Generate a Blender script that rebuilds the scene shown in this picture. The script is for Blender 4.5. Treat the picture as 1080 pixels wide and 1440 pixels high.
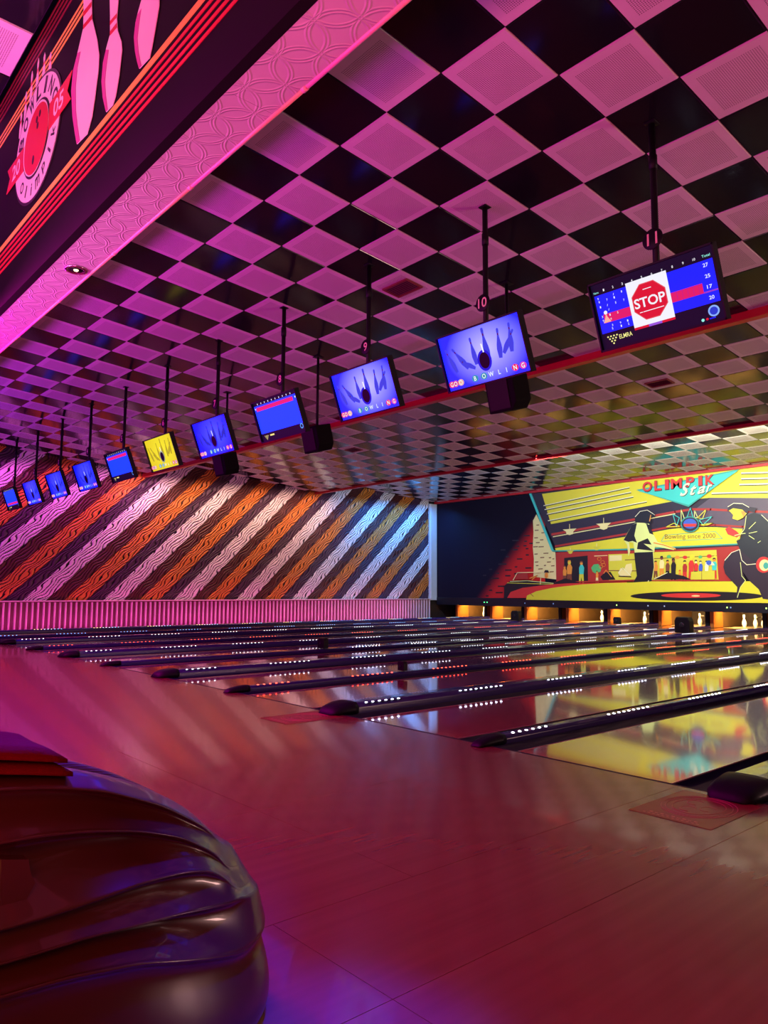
import bpy, bmesh, math, random
import numpy as np
from mathutils import Vector, Matrix
random.seed(7)
for o in list(bpy.data.objects): bpy.data.objects.remove(o)
SC = bpy.context.scene
COL = SC.collection
PI = math.pi

# ------------------------------------------------------------------ camera
FPX = 1046.44; EYE = 1.04
RIGHT = Vector((0.65858469, 0.75248654, 0.00549572))
UP = Vector((0.0744323, -0.07240792, 0.99459385))
FWD = Vector((-0.74881642, 0.65461523, 0.10369606))
cam = bpy.data.objects.new('camera', bpy.data.cameras.new('camera')); COL.objects.link(cam)
cam.matrix_world = Matrix(((RIGHT.x, UP.x, -FWD.x, 0), (RIGHT.y, UP.y, -FWD.y, 0), (RIGHT.z, UP.z, -FWD.z, EYE), (0, 0, 0, 1)))
cam.data.sensor_fit = 'HORIZONTAL'; cam.data.sensor_width = 36; cam.data.lens = 36*FPX/1080
cam.data.clip_start = 0.02; cam.data.clip_end = 200
SC.camera = cam
SC.view_settings.view_transform = 'Standard'; SC.view_settings.look = 'None'
SC.view_settings.exposure = 0.0; SC.view_settings.gamma = 1.0; SC.view_settings.use_curve_mapping = False
w = bpy.data.worlds.new('world'); SC.world = w; w.use_nodes = True
w.node_tree.nodes['Background'].inputs[0].default_value = (0.10, 0.03, 0.14, 1)
w.node_tree.nodes['Background'].inputs[1].default_value = 0.02

# ------------------------------------------------------------------ hall lights, most of them added unseen
def aim(o, target):
    d = Vector(target) - o.location
    o.rotation_euler = d.to_track_quat('-Z', 'Y').to_euler()
def area(name, loc, target, col, watts, sx=0.5, sy=0.5, spread=180):
    l = bpy.data.lights.new(name, 'AREA'); l.shape = 'RECTANGLE'; l.size = sx; l.size_y = sy
    l.color = col; l.energy = watts; l.spread = math.radians(spread)
    o = bpy.data.objects.new(name, l); COL.objects.link(o); o.location = loc; aim(o, target); return o
def spot(name, loc, target, col, watts, deg=40, blend=0.6, size=0.08):
    l = bpy.data.lights.new(name, 'SPOT'); l.color = col; l.energy = watts; l.spot_size = math.radians(deg)
    l.spot_blend = blend; l.shadow_soft_size = size
    o = bpy.data.objects.new(name, l); COL.objects.link(o); o.location = loc; aim(o, target); return o
# added lights out of view, tinting the ceiling from below
area('ceiling_fill_violet', (-17.0, -0.8, 0.5), (-17.0, -0.6, 4.8), (0.42, 0.015, 1.0), 480, 6.0, 0.3)
area('ceiling_fill_magenta', (-8.5, -0.8, 0.5), (-8.5, -0.6, 4.8), (1.0, 0.03, 0.80), 400, 7.0, 0.3)
area('ceiling_fill_pink', (0.5, -1.2, 0.5), (0.5, -1.0, 4.8), (1.0, 0.11, 0.27), 560, 5.0, 0.3)
area('ceiling_fill_white', (5.2, 12.0, 0.5), (2.0, 12.0, 4.8), (1.0, 0.54, 0.50), 560, 3.0, 1.5)  # added fill from the right for the far ceiling sections
# unseen strip added at the soffit, tinting the approach floor magenta
area('approach_fill', (-8.0, 1.55, 3.12), (-7.6, 3.0, 0.0), (1.0, 0.0, 0.62), 340, 10.0, 0.08)
# masking wall washers hung behind the second red beam
area('mural_washer', (-7.6, 15.45, 4.25), (-8.4, 20.8, 2.3), (1.0, 0.92, 0.62), 480, 7.5, 0.15)
area('tile_washer', (-7.5, 15.25, 4.40), (-7.5, 17.6, 4.72), (0.60, 1.0, 1.0), 120, 10.0, 0.08)
area('far_lane_fill', (-13.5, 15.15, 4.52), (-13.5, 20.0, 0.3), (0.22, 0.55, 1.0), 200, 12.0, 0.1)  # added unseen fill that turns the far lanes blue
# unseen lights added along the striped side wall
area('wall_fill_violet', (-19.9, 5.5, 4.2), (-20.75, 5.5, 1.0), (1.0, 0.10, 0.85), 105, 7.5, 0.10)
area('wall_fill_warm', (-19.9, 11.8, 4.15), (-20.75, 11.8, 1.0), (1.0, 0.52, 0.42), 140, 7.5, 0.10)
area('wall_fill_blue', (-19.9, 18.4, 4.15), (-20.75, 18.4, 1.0), (0.05, 0.32, 1.0), 150, 4.0, 0.10)
area('skirting_glow', (-20.0, 11.0, 0.10), (-20.6, 11.0, 0.28), (1.0, 0.06, 0.50), 90, 16.0, 0.06)
# blue spot for the pool by the ball return, then added fills
spot('blue_spot', (-1.42, 1.34, 3.06), (-1.42, 1.02, 0.0), (0.005, 0.01, 1.0), 2200, 20, 1.0)
spot('hood_blue_fill', (-4.0, 1.36, 3.06), (-1.62, 0.70, 0.64), (0.005, 0.01, 1.0), 2400, 17, 0.7, 0.25)  # added unseen spot for a blue sheen on the hood
area('sign_fill', (-5.0, -0.9, 2.2), (-5.0, 1.4, 4.0), (1.0, 0.42, 0.55), 30, 2.5, 0.2, 100)  # added fill that brightens the sign pins
area('hood_amber_fill', (1.0, -0.9, 2.3), (-1.6, 0.6, 0.3), (1.0, 0.26, 0.05), 12, 2.4, 1.2, 80)  # added fill for orange highlights on the hood ridges

# ------------------------------------------------------------------ helpers
MAT = {}
def nodes(m): return m.node_tree.nodes, m.node_tree.links
def mat(name, col, rough=0.5, metal=0.0, coat=0.0, vary=0.06, scale=8.0, stretch=(1, 1, 1), emit=None, estr=0.0, spec=0.5, bump=0.0):
    if name in MAT: return MAT[name]
    m = bpy.data.materials.new(name); m.use_nodes = True
    n, l = nodes(m); b = n['Principled BSDF']
    b.inputs['Roughness'].default_value = rough; b.inputs['Metallic'].default_value = metal
    b.inputs['Coat Weight'].default_value = coat; b.inputs['Specular IOR Level'].default_value = spec
    c = (*col, 1)
    if vary > 0:
        tc = n.new('ShaderNodeTexCoord'); mp = n.new('ShaderNodeMapping'); mp.inputs['Scale'].default_value = stretch
        nz = n.new('ShaderNodeTexNoise'); nz.inputs['Scale'].default_value = scale; nz.inputs['Detail'].default_value = 5
        mx = n.new('ShaderNodeMix'); mx.data_type = 'RGBA'
        mx.inputs[6].default_value = tuple(max(0, x*(1-vary)) for x in col)+(1,)
        mx.inputs[7].default_value = tuple(min(1, x*(1+vary)) for x in col)+(1,)
        l.new(tc.outputs['Object'], mp.inputs[0]); l.new(mp.outputs[0], nz.inputs['Vector'])
        l.new(nz.outputs['Fac'], mx.inputs[0]); l.new(mx.outputs[2], b.inputs['Base Color'])
        if bump:
            bp = n.new('ShaderNodeBump'); bp.inputs['Strength'].default_value = bump; bp.inputs['Distance'].default_value = 0.01
            l.new(nz.outputs['Fac'], bp.inputs['Height']); l.new(bp.outputs[0], b.inputs['Normal'])
    else: b.inputs['Base Color'].default_value = c
    if emit: b.inputs['Emission Color'].default_value = (*emit, 1); b.inputs['Emission Strength'].default_value = estr
    MAT[name] = m; return m
def paint(col, rough=0.45):            # flat printed colour
    return mat('print_%02x%02x%02x' % tuple(int(min(1, c)*255) for c in col), col, rough, vary=0.05, scale=3)
def glow(col, s=1.0):
    return mat('lit_%02x%02x%02x_%d' % (*[int(min(1, c)*255) for c in col], int(s*100)), (0.01, 0.01, 0.01), 0.5, vary=0, emit=col, estr=s, spec=0.08)
def tag(o, label=None, cat=None, group=None, kind=None):
    if label: o['label'] = label
    if cat: o['category'] = cat
    if group: o['group'] = group
    if kind: o['kind'] = kind
    return o
def empty(name, loc=(0, 0, 0), rz=0):
    o = bpy.data.objects.new(name, None); COL.objects.link(o); o.location = loc; o.rotation_euler.z = rz
    o.empty_display_size = 0.05; return o
class MB:
    def __init__(s): s.v = []; s.f = []; s.m = []; s.mats = []; s.sm = []
    def mi(s, m):
        if m is None: return 0
        if m not in s.mats: s.mats.append(m)
        return s.mats.index(m)
    def add(s, vs, fs, m=None, smooth=False):
        k = len(s.v); i = s.mi(m); s.v += [tuple(v) for v in vs]
        for f in fs: s.f.append(tuple(k+a for a in f)); s.m.append(i); s.sm.append(smooth)
        return s
    def box(s, x0, x1, y0, y1, z0, z1, m=None):
        vs = [(x, y, z) for z in (z0, z1) for y in (y0, y1) for x in (x0, x1)]
        return s.add(vs, [(0, 2, 3, 1), (4, 5, 7, 6), (0, 1, 5, 4), (2, 6, 7, 3), (0, 4, 6, 2), (1, 3, 7, 5)], m)
    def tube(s, pts, r, n=8, m=None, closed=False):
        pts = [Vector(p) for p in pts]; N = len(pts); vs = []; up = None
        for i, p in enumerate(pts):
            a = pts[i-1] if (i or closed) else p; b = pts[(i+1) % N] if (i < N-1 or closed) else p
            t = (b-a).normalized()
            if up is None or abs(up.dot(t)) > 0.95: up = Vector((0, 0, 1)) if abs(t.z) < 0.9 else Vector((1, 0, 0))
            u = t.cross(up).normalized(); w_ = u.cross(t)
            rr = r[i] if isinstance(r, (list, tuple)) else r
            vs += [p+u*(rr*math.cos(2*PI*k/n))+w_*(rr*math.sin(2*PI*k/n)) for k in range(n)]
        fs = []
        for i in range(N if closed else N-1):
            j = (i+1) % N
            fs += [(i*n+k, i*n+(k+1) % n, j*n+(k+1) % n, j*n+k) for k in range(n)]
        if not closed: fs += [tuple(range(n))[::-1], tuple(range((N-1)*n, N*n))]
        return s.add(vs, fs, m, True)
    def lathe(s, prof, n=20, m=None, c=(0, 0, 0)):
        vs = []; 
        for r, z in prof: vs += [(c[0]+r*math.cos(2*PI*k/n), c[1]+r*math.sin(2*PI*k/n), c[2]+z) for k in range(n)]
        fs = [(i*n+k, i*n+(k+1) % n, (i+1)*n+(k+1) % n, (i+1)*n+k) for i in range(len(prof)-1) for k in range(n)]
        fs += [tuple(range(n))[::-1], tuple(range((len(prof)-1)*n, len(prof)*n))]
        return s.add(vs, fs, m, True)
    def prism(s, pts, y0, y1, m=None):     # pts (x,z) outline, thickness along y
        n = len(pts); vs = [(x, y0, z) for x, z in pts]+[(x, y1, z) for x, z in pts]
        return s.add(vs, [tuple(range(n)), tuple(range(2*n-1, n-1, -1))]+[(i, i+n, (i+1) % n+n, (i+1) % n) for i in range(n)], m)
    def mesh(s, name, m=None):
        me = bpy.data.meshes.new(name); me.from_pydata(s.v, [], s.f)
        for q in (s.mats or ([m] if m else [])): me.materials.append(q)
        me.polygons.foreach_set('material_index', s.m); me.polygons.foreach_set('use_smooth', s.sm)
        bm = bmesh.new(); bm.from_mesh(me); bmesh.ops.recalc_face_normals(bm, faces=bm.faces); bm.to_mesh(me); bm.free()
        me.update(); return me
    def build(s, name, m=None, parent=None, bevel=0.0, seg=2):
        o = bpy.data.objects.new(name, s.mesh(name, m)); COL.objects.link(o); o.parent = parent
        if bevel:
            b = o.modifiers.new('bevel', 'BEVEL'); b.width = bevel; b.segments = seg; b.limit_method = 'ANGLE'
        return o
def link(name, me, parent=None, loc=(0, 0, 0), rot=(0, 0, 0)):
    o = bpy.data.objects.new(name, me); COL.objects.link(o); o.parent = parent; o.location = loc; o.rotation_euler = rot; return o
def ray(px, py):
    return (RIGHT*((px-540)/FPX)+UP*((720-py)/FPX)+FWD)
def onY(px, py, y): d = ray(px, py)*(1/ray(px, py).y)*y; return (d.x, d.z+EYE)
def onX(px, py, x): d = ray(px, py)*(1/ray(px, py).x)*x; return (d.y, d.z+EYE)
def onZ(px, py, z): d = ray(px, py); d = d*((z-EYE)/d.z); return (d.x, d.y)
_tx = {}
def textpoly(s, bold=0.0, shear=0.0):
    """(verts2d, faces, width) of a word at size 1, origin at its centre"""
    k = (s, bold, shear)
    if k in _tx: return _tx[k]
    c = bpy.data.curves.new('t', 'FONT'); c.body = s; c.size = 1; c.offset = bold; c.shear = shear; c.align_x = 'CENTER'; c.align_y = 'CENTER'; c.resolution_u = 3
    o = bpy.data.objects.new('t', c); COL.objects.link(o)
    me = o.evaluated_get(bpy.context.evaluated_depsgraph_get()).to_mesh()
    vs = [(v.co.x, v.co.y) for v in me.vertices]; fs = [tuple(p.vertices) for p in me.polygons]
    x0 = min(v[0] for v in vs); x1 = max(v[0] for v in vs); y0 = min(v[1] for v in vs); y1 = max(v[1] for v in vs)
    vs = [(x-(x0+x1)/2, y-(y0+y1)/2) for x, y in vs]
    bpy.data.objects.remove(o); bpy.data.curves.remove(c)
    _tx[k] = (vs, fs, x1-x0, y1-y0); return _tx[k]
def put_text(mb, s, cx, cz, wid, hei, y, m, ang=0, bold=0.0, shear=0.0):
    vs, fs, w0, h0 = textpoly(s, bold, shear); ca, sa = math.cos(ang), math.sin(ang)
    sx = wid/w0 if wid else hei/h0; sz = hei/h0 if hei else sx
    mb.add([(cx+(x*sx)*ca-(z*sz)*sa, y, cz+(x*sx)*sa+(z*sz)*ca) for x, z in vs], fs, m)
def ell(cx, cz, rx, rz, n=28, a0=0, a1=2*PI):
    return [(cx+rx*math.cos(a0+(a1-a0)*k/n), cz+rz*math.sin(a0+(a1-a0)*k/n)) for k in range(n)]

# ------------------------------------------------------------------ layout (metres)
T = 0.6
YF = 3.92                      # foul line
LW = 1.05                      # lane width
XWALL = -20.7; YEND = 20.85
def div_c(k): return -1.76-3.34*(k//2) if k % 2 == 0 else -3.43-3.34*(k//2)
def div_w(k): return 0.70 if k % 2 == 0 else 0.54
def lane_edges(n):             # lane number -> left, right ; lane 11 lies left of divider 0
    k = 11-n
    r = div_c(k)-div_w(k)/2; return r-LW, r
NUM = ['', 'one', 'two', 'three', 'four', 'five', 'six', 'seven', 'eight', 'nine', 'ten', 'eleven', 'twelve']
ORD = ['', 'first', 'second', 'third', 'fourth', 'fifth', 'sixth', 'seventh', 'eighth', 'ninth', 'tenth', 'eleventh', 'twelfth']

# ------------------------------------------------------------------ materials
def wood(name, a, b, rough, coat=0.0, sc=1.0):
    m = bpy.data.materials.new(name); m.use_nodes = True; n, l = nodes(m); p = n['Principled BSDF']
    tc = n.new('ShaderNodeTexCoord'); mp = n.new('ShaderNodeMapping'); mp.inputs['Scale'].default_value = (14*sc, 0.5*sc, 1)
    nz = n.new('ShaderNodeTexNoise'); nz.inputs['Scale'].default_value = 1.6; nz.inputs['Detail'].default_value = 6
    nz2 = n.new('ShaderNodeTexNoise'); nz2.inputs['Scale'].default_value = 0.9; nz2.inputs['Detail'].default_value = 4
    mx = n.new('ShaderNodeMix'); mx.data_type = 'RGBA'; mx.inputs[6].default_value = (*a, 1); mx.inputs[7].default_value = (*b, 1)
    l.new(tc.outputs['Object'], mp.inputs[0]); l.new(mp.outputs[0], nz.inputs['Vector']); l.new(tc.outputs['Object'], nz2.inputs['Vector'])
    l.new(nz.outputs['Fac'], mx.inputs[0]); l.new(mx.outputs[2], p.inputs['Base Color'])
    rr = n.new('ShaderNodeMapRange'); rr.inputs[3].default_value = rough*0.75; rr.inputs[4].default_value = rough*1.3
    l.new(nz2.outputs['Fac'], rr.inputs[0]); l.new(rr.outputs[0], p.inputs['Roughness'])
    bp = n.new('ShaderNodeBump'); bp.inputs['Strength'].default_value = 0.03; bp.inputs['Distance'].default_value = 0.02
    l.new(nz2.outputs['Fac'], bp.inputs['Height']); l.new(bp.outputs[0], p.inputs['Normal'])
    p.inputs['Coat Weight'].default_value = coat; p.inputs['Coat Roughness'].default_value = 0.05
    return m
M_APPR = wood('approach_wood', (0.15, 0.055, 0.030), (0.23, 0.090, 0.048), 0.21, 0.25)
M_LANE = wood('lane_wood', (0.30, 0.13, 0.040), (0.42, 0.20, 0.065), 0.09, 0.9)
M_BLACK = mat('black_plastic', (0.007, 0.007, 0.010), 0.5, spec=0.2)
M_GUTTER = mat('gutter_plastic', (0.008, 0.005, 0.045), 0.28, coat=0.3)
M_CAP = mat('divider_cap', (0.028, 0.014, 0.13), 0.24, coat=0.5)
M_DARK = mat('dark_board', (0.012, 0.010, 0.014), 0.6)
M_RED = mat('red_paint', (0.50, 0.012, 0.018), 0.40)
M_TILEB = mat('black_tile', (0.008, 0.008, 0.011), 0.13, vary=0.2, scale=2, bump=0.02)
M_TILEB.node_tree.nodes['Principled BSDF'].inputs['Specular IOR Level'].default_value = 0.32
def tile_white():
    m = bpy.data.materials.new('perforated_tile'); m.use_nodes = True; n, l = nodes(m); p = n['Principled BSDF']
    uv = n.new('ShaderNodeUVMap'); uv.uv_map = 'UVMap'; sep = n.new('ShaderNodeSeparateXYZ'); l.new(uv.outputs[0], sep.inputs[0])
    def M(op, a, b=None, c=None):
        q = n.new('ShaderNodeMath'); q.operation = op
        for i, x in enumerate((a, b, c)):
            if x is None: continue
            if isinstance(x, (int, float)): q.inputs[i].default_value = x
            else: l.new(x, q.inputs[i])
        return q.outputs[0]
    def cell(o):
        f = M('FRACT', M('MULTIPLY', o, 40)); return M('SUBTRACT', f, 0.5)
    cx, cy = cell(sep.outputs[0]), cell(sep.outputs[1])
    d = M('SQRT', M('ADD', M('MULTIPLY', cx, cx), M('MULTIPLY', cy, cy)))
    hole = M('LESS_THAN', d, 0.27)
    def inset(o): return M('LESS_THAN', M('ABSOLUTE', M('SUBTRACT', o, 0.5)), 0.375)
    hole = M('MULTIPLY', hole, M('MULTIPLY', inset(sep.outputs[0]), inset(sep.outputs[1])))
    tc = n.new('ShaderNodeTexCoord'); nz = n.new('ShaderNodeTexNoise'); nz.inputs['Scale'].default_value = 5; nz.inputs['Detail'].default_value = 5
    l.new(tc.outputs['Object'], nz.inputs['Vector'])
    mx = n.new('ShaderNodeMix'); mx.data_type = 'RGBA'; mx.inputs[6].default_value = (0.62, 0.58, 0.57, 1); mx.inputs[7].default_value = (0.74, 0.70, 0.69, 1)
    l.new(nz.outputs['Fac'], mx.inputs[0])
    m2 = n.new('ShaderNodeMix'); m2.data_type = 'RGBA'; m2.inputs[7].default_value = (0.10, 0.07, 0.08, 1)
    l.new(hole, m2.inputs[0]); l.new(mx.outputs[2], m2.inputs[6]); l.new(m2.outputs[2], p.inputs['Base Color'])
    bp = n.new('ShaderNodeBump'); bp.inputs['Strength'].default_value = 0.5; bp.inputs['Distance'].default_value = 0.004; bp.invert = True
    l.new(hole, bp.inputs['Height']); l.new(bp.outputs[0], p.inputs['Normal'])
    p.inputs['Roughness'].default_value = 0.55
    return m
M_TILEW = tile_white()

# ------------------------------------------------------------------ ceiling: three raked sections with step-ups at the red beams
def tile_mesh(name, m):
    a = T*0.494; mb = MB(); mb.add([(-a, -a, 0), (a, -a, 0), (a, a, 0), (-a, a, 0), (-a+.006, -a+.006, -.012), (a-.006, -a+.006, -.012), (a-.006, a-.006, -.012), (-a+.006, a-.006, -.012)],
           [(0, 3, 2, 1), (4, 5, 6, 7), (0, 1, 5, 4), (1, 2, 6, 5), (2, 3, 7, 6), (3, 0, 4, 7)], m)
    me = mb.mesh(name); u = me.uv_layers.new(name='UVMap')
    for lp in me.loops:
        c = me.vertices[lp.vertex_index].co; u.data[lp.index].uv = (c.x/(2*a)+.5, c.y/(2*a)+.5)
    return me
TB, TW = tile_mesh('black_ceiling_tile', M_TILEB), tile_mesh('white_ceiling_tile', M_TILEW)
def to_px(p):
    d = Vector(p)-Vector((0, 0, EYE)); z = d.dot(FWD)
    if z < 0.05: return None
    return 540+FPX*d.dot(RIGHT)/z, 720-FPX*d.dot(UP)/z
def ceiling(org, slope, y0, y1, x0, x1, par, nind, minpx):
    ang = math.atan(slope); root = MB(); sy = 1/math.cos(ang)
    root.box(x0-org[0], x1-org[0], (y0-org[1])*sy, (y1-org[1])*sy, 0.0, 0.10)
    o = root.build('ceiling', M_DARK); o.location = org; o.rotation_euler.x = ang; tag(o, kind='structure')
    i0, i1 = math.floor((x0-org[0])/T+1e-6), math.ceil((x1-org[0])/T)
    j0, j1 = math.floor((y0-org[1])/T+1e-6), math.ceil((y1-org[1])/T)
    lst = []
    for i in range(i0, i1):
        for j in range(j0, j1):
            xa, xb = max(org[0]+i*T, x0), min(org[0]+(i+1)*T, x1); ya, yb = max(org[1]+j*T, y0), min(org[1]+(j+1)*T, y1)
            if xb-xa < .06 or yb-ya < .06: continue
            cs = [to_px((x, y, org[2]+slope*(y-org[1]))) for x, y in ((xa, ya), (xb, ya), (xb, yb), (xa, yb))]
            ar = 0; sz = 0
            if all(cs) and any(-10 < c[0] < 1090 and -10 < c[1] < 1450 for c in cs):
                ar = abs(sum(cs[k][0]*cs[(k+1) % 4][1]-cs[(k+1) % 4][0]*cs[k][1] for k in range(4)))/2
                sz = min(max(c[0] for c in cs)-min(c[0] for c in cs), max(c[1] for c in cs)-min(c[1] for c in cs))
            lst.append((ar, sz, i, j, xa, xb, ya, yb))
    lst.sort(reverse=True); mbv = {0: MB(), 1: MB()}
    stuff = MB(); uvs = []; cnt = 0
    for ar, sz, i, j, xa, xb, ya, yb in lst:
        white = (i+j+par) % 2 == 0
        cx, cy = ((xa+xb)/2-org[0]), ((ya+yb)/2-org[1])*sy; sx_, sy_ = (xb-xa)/T, (yb-ya)/T*sy
        if cnt < nind and sz >= minpx:
            t = link('ceiling_tile', TW if white else TB, o, (cx, cy, 0)); t.scale = (sx_, sy_, 1); cnt += 1
        else:
            src = TW if white else TB; k = len(stuff.v)
            stuff.add([(cx+v.co.x*sx_, cy+v.co.y*sy_, v.co.z) for v in src.vertices], [tuple(p.vertices) for p in src.polygons], M_TILEW if white else M_TILEB)
            uvs += [(v.co.x/(T*.988)+.5, v.co.y/(T*.988)+.5) for v in src.vertices]
    if stuff.v:
        s = stuff.build('small_ceiling_tiles', None, o); tag(s, kind='stuff')
        u = s.data.uv_layers.new(name='UVMap')
        for lp in s.data.loops: u.data[lp.index].uv = uvs[lp.vertex_index]
    return o
S1 = ((-3.556, 3.638, 4.796), -0.089); S2 = ((-6.02, 10.92, 4.706), -0.087); S3 = ((-8.47, 16.39, 4.76), -0.062)
def zc(S, y): return S[0][2]+S[1]*(y-S[0][1])
YB1, YB2, YS = 8.78, 14.92, 1.40
ceiling(*S1, 1.72, YB1, XWALL, 3.6, 0, 300, 9)
ceiling(*S2, YB1+.12, YB2, XWALL, 0.0, 0, 220, 9)
ceiling(*S3, YB2+.12, YEND+.05, XWALL, -2.0, 1, 120, 9)
ceiling(((-6.0, 1.36, zc(S1, 1.36))), -0.02, -3.0, 1.36, -9.0, 3.6, 1, 40, 12)

# red beams at the steps and over the masking
def trim(n, y, zb, h, d, x0=XWALL, x1=3.6):
    mb = MB(); mb.box(x0, x1, y, y+d, zb, zb+h); mb.box(x0, x1, y-.012, y+.012, zb-.004, zb+.02); o = mb.build('trim_%d' % n, M_RED); tag(o, kind='structure'); return o
trim(1, YB1, zc(S1, YB1)-.105, .62, .12)
trim(2, YB2, zc(S2, YB2)-.07, .50, .12, XWALL, 0.0)
trim(3, YEND-.12, 4.41, .085, .12, XWALL, -2.0)

# ------------------------------------------------------------------ floor
fb = MB(); fb.box(XWALL, 7.0, -6.0, 23.5, -.30, -.16); tag(fb.build('floor', M_DARK), kind='structure')
appr = MB(); appr.box(XWALL, 7.0, -6.0, YF-.01, -.16, -.022); ao = appr.build('floor', M_DARK); tag(ao, kind='structure')
seams = [XWALL]+[-20.3+.835*k for k in range(0, 33)]+[7.0]
seams = sorted(set([round(s, 3) for s in seams if not (-4.9 < s < -.9)]+[-4.80, -3.96, -3.13, -2.06, -1.50, -.66]))
for a, b in zip(seams[:-1], seams[1:]):
    ys = [-6.0, -3.2, -.6+(.55 if int(a*10) % 2 else 0), 1.35+(.6 if int(a*7) % 2 else 0), YF-.012]
    for c, d in zip(ys[:-1], ys[1:]):
        if b < -14 and d < 0: pass
        mb = MB(); mb.box(a+.0012, b-.0012, c+.001, d-.001, -.03, 0); mb.build('floor_panel', M_APPR, ao)
fl = MB(); fl.box(XWALL, 7.0, YF-.011, YF+.012, -.03, .0006); tag(fl.build('trim_4', M_DARK), kind='structure')

# ------------------------------------------------------------------ lanes and dividers
for n in range(1, 13):
    if n == 12: a, b = div_c(0)+.35, div_c(0)+.35+LW
    else: a, b = lane_edges(n)
    r = empty('bowling_lane', ((a+b)/2, YF+.013, 0))
    lab = {12: 'glossy wooden bowling lane right of the broad nearest divider', 11: 'nearest glossy bowling lane mirroring the yellow mural, under the stop screen',
           1: 'farthest glossy bowling lane, along the striped side wall'}.get(n, 'glossy wooden bowling lane %s from the striped side wall, under monitor %s' % (ORD[n], NUM[n]))
    tag(r, lab, 'lane', 'bowling lanes side by side')
    L = 17.56; h = LW/2
    for k in range(3):          # long lane panels with hairline joints
        y0, y1 = [(0, 4.6), (4.602, 11.2), (11.202, L)][k]
        mb = MB(); mb.box(-h, h, y0, y1, -.05, 0); mb.build('lane_panel', M_LANE, r)
    mb = MB(); mb.box(-h-.006, -h, 0, L, -.05, .0015); mb.box(h, h+.006, 0, L, -.05, .0015); mb.build('edge_strip', mat('lane_edge', (.42, .30, .20), .3), r)
def halfpipe(x0, x1, ya, yb, zt, dep, n=10):
    mb = MB(); vs = []
    for y in (ya, yb):
        for k in range(n+1):
            t = k/n; vs.append((x0+(x1-x0)*t, y, zt-dep*math.sin(PI*t)**.7))
    mb.add(vs, [(k, k+1, n+2+k, n+1+k) for k in range(n)], None, True)
    vs2 = [(x, y, z) for (x, y, z) in vs]; b0 = [(x0, ya, zt-dep-.02), (x1, ya, zt-dep-.02), (x0, yb, zt-dep-.02), (x1, yb, zt-dep-.02)]
    mb.add(b0, [(0, 1, 3, 2)]); return mb
LEDC = {0: None, 1: (.9, .92, 1), 2: (.75, .75, 1), 3: (1, .06, .03), 4: (.85, .85, 1), 5: (.8, .8, 1), 6: (.85, .85, 1), 7: (1, .08, .05), 8: (.85, .88, 1), 9: (.15, .35, 1), 10: (1, .75, .25)}
DLAB = {0: 'broad dark purple lane divider with rounded nose at the right edge', 1: 'slim black lane divider with white light dots beside the stop screen lane',
        2: 'broad divider with bright violet-white light dots, third from the right', 3: 'slim divider carrying red light dots, nearest red one', 4: 'broad divider with white light dots just behind the nearest red-lit one',
        5: 'slim black divider between the white-lit broad dividers in mid hall', 6: 'broad divider with white dots, fifth from the striped wall', 7: 'slim divider with red light dots, the farther red one',
        8: 'broad divider with white light dots, third from the striped wall', 9: 'slim divider with blue light dots, second from the striped wall', 10: 'divider with yellow and blue light dots nearest the striped wall'}
dot = MB().lathe([(.001, .006), (.009, .005), (.012, 0)], 8)
for k in range(0, 11):
    c, wd = div_c(k), div_w(k); wide = k % 2 == 0
    r = empty('lane_divider', (c, YF+.02, 0)); tag(r, DLAB[k], 'divider', 'lane dividers with light dots')
    L = 17.33; cw = (.125 if wide else .055); ht = .085 if wide else .055; h = wd/2
    halfpipe(-h+.008, -cw-.004, 0, L, -.004, .07).build('gutter', M_GUTTER, r)
    halfpipe(cw+.004, h-.008, 0, L, -.004, .07).build('gutter', M_GUTTER, r)
    prof = [(-cw, -.10), (-cw, ht*.55), (-cw*.72, ht*.95), (-cw*.3, ht), (cw*.3, ht), (cw*.72, ht*.95), (cw, ht*.55), (cw, -.10)]
    mb = MB(); mb.prism(prof, .12, L); mb.build('cap', M_CAP, r, .006)
    # rounded nose
    mb = MB(); vs = []; N = 7
    for q in range(N):
        t = q/(N-1); s_ = math.sqrt(max(0.0, 1-(1-t)**2))*.88+.12; y = .13-.26*(1-t)
        vs += [(x*(1.12)*(.55+.45*s_), y, max(.0035, (z if z > 0 else -.0)*(1.1)*s_)) for x, z in prof]
    m_ = len(prof); fs = [(q*m_+i, q*m_+(i+1) % m_, (q+1)*m_+(i+1) % m_, (q+1)*m_+i) for q in range(N-1) for i in range(m_)]
    fs += [tuple(range(m_)), tuple(range((N-1)*m_, N*m_))[::-1]]
    mb.add(vs, fs, None, True); mb.build('nose', M_BLACK, r)
    col = LEDC[k]
    if col:
        for s in range(12):
            y0 = (.24 if s == 0 else .10+1.36*s+random.uniform(-.05, .05)); nd = 6 if s == 0 else 9
            if k == 5 and s < 3: continue
            lm = MB()
            for q in range(nd):
                x = cw*.80 if wide else cw*.45; z = ht*.86+.004 if wide else ht*.97
                cc = col
                if k == 10: cc = [(1, .75, .25), (.7, .8, 1), (.2, .6, 1)][min(2, q//3)]
                g = glow(cc, 9 if k < 4 else 5)
                lm.add([(x+v[0], y0+q*.075+v[1], z+v[2]) for v in dot.v], dot.f, g, True)
            lm.add([(x-.006, y0-.02, z-.002), (x+.010, y0-.02, z-.008), (x+.010, y0+nd*.075-.04, z-.008), (x-.006, y0+nd*.075-.04, z-.002)], [(0, 1, 2, 3)], M_BLACK)
            lm.build('light_strip', None, r)

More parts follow.
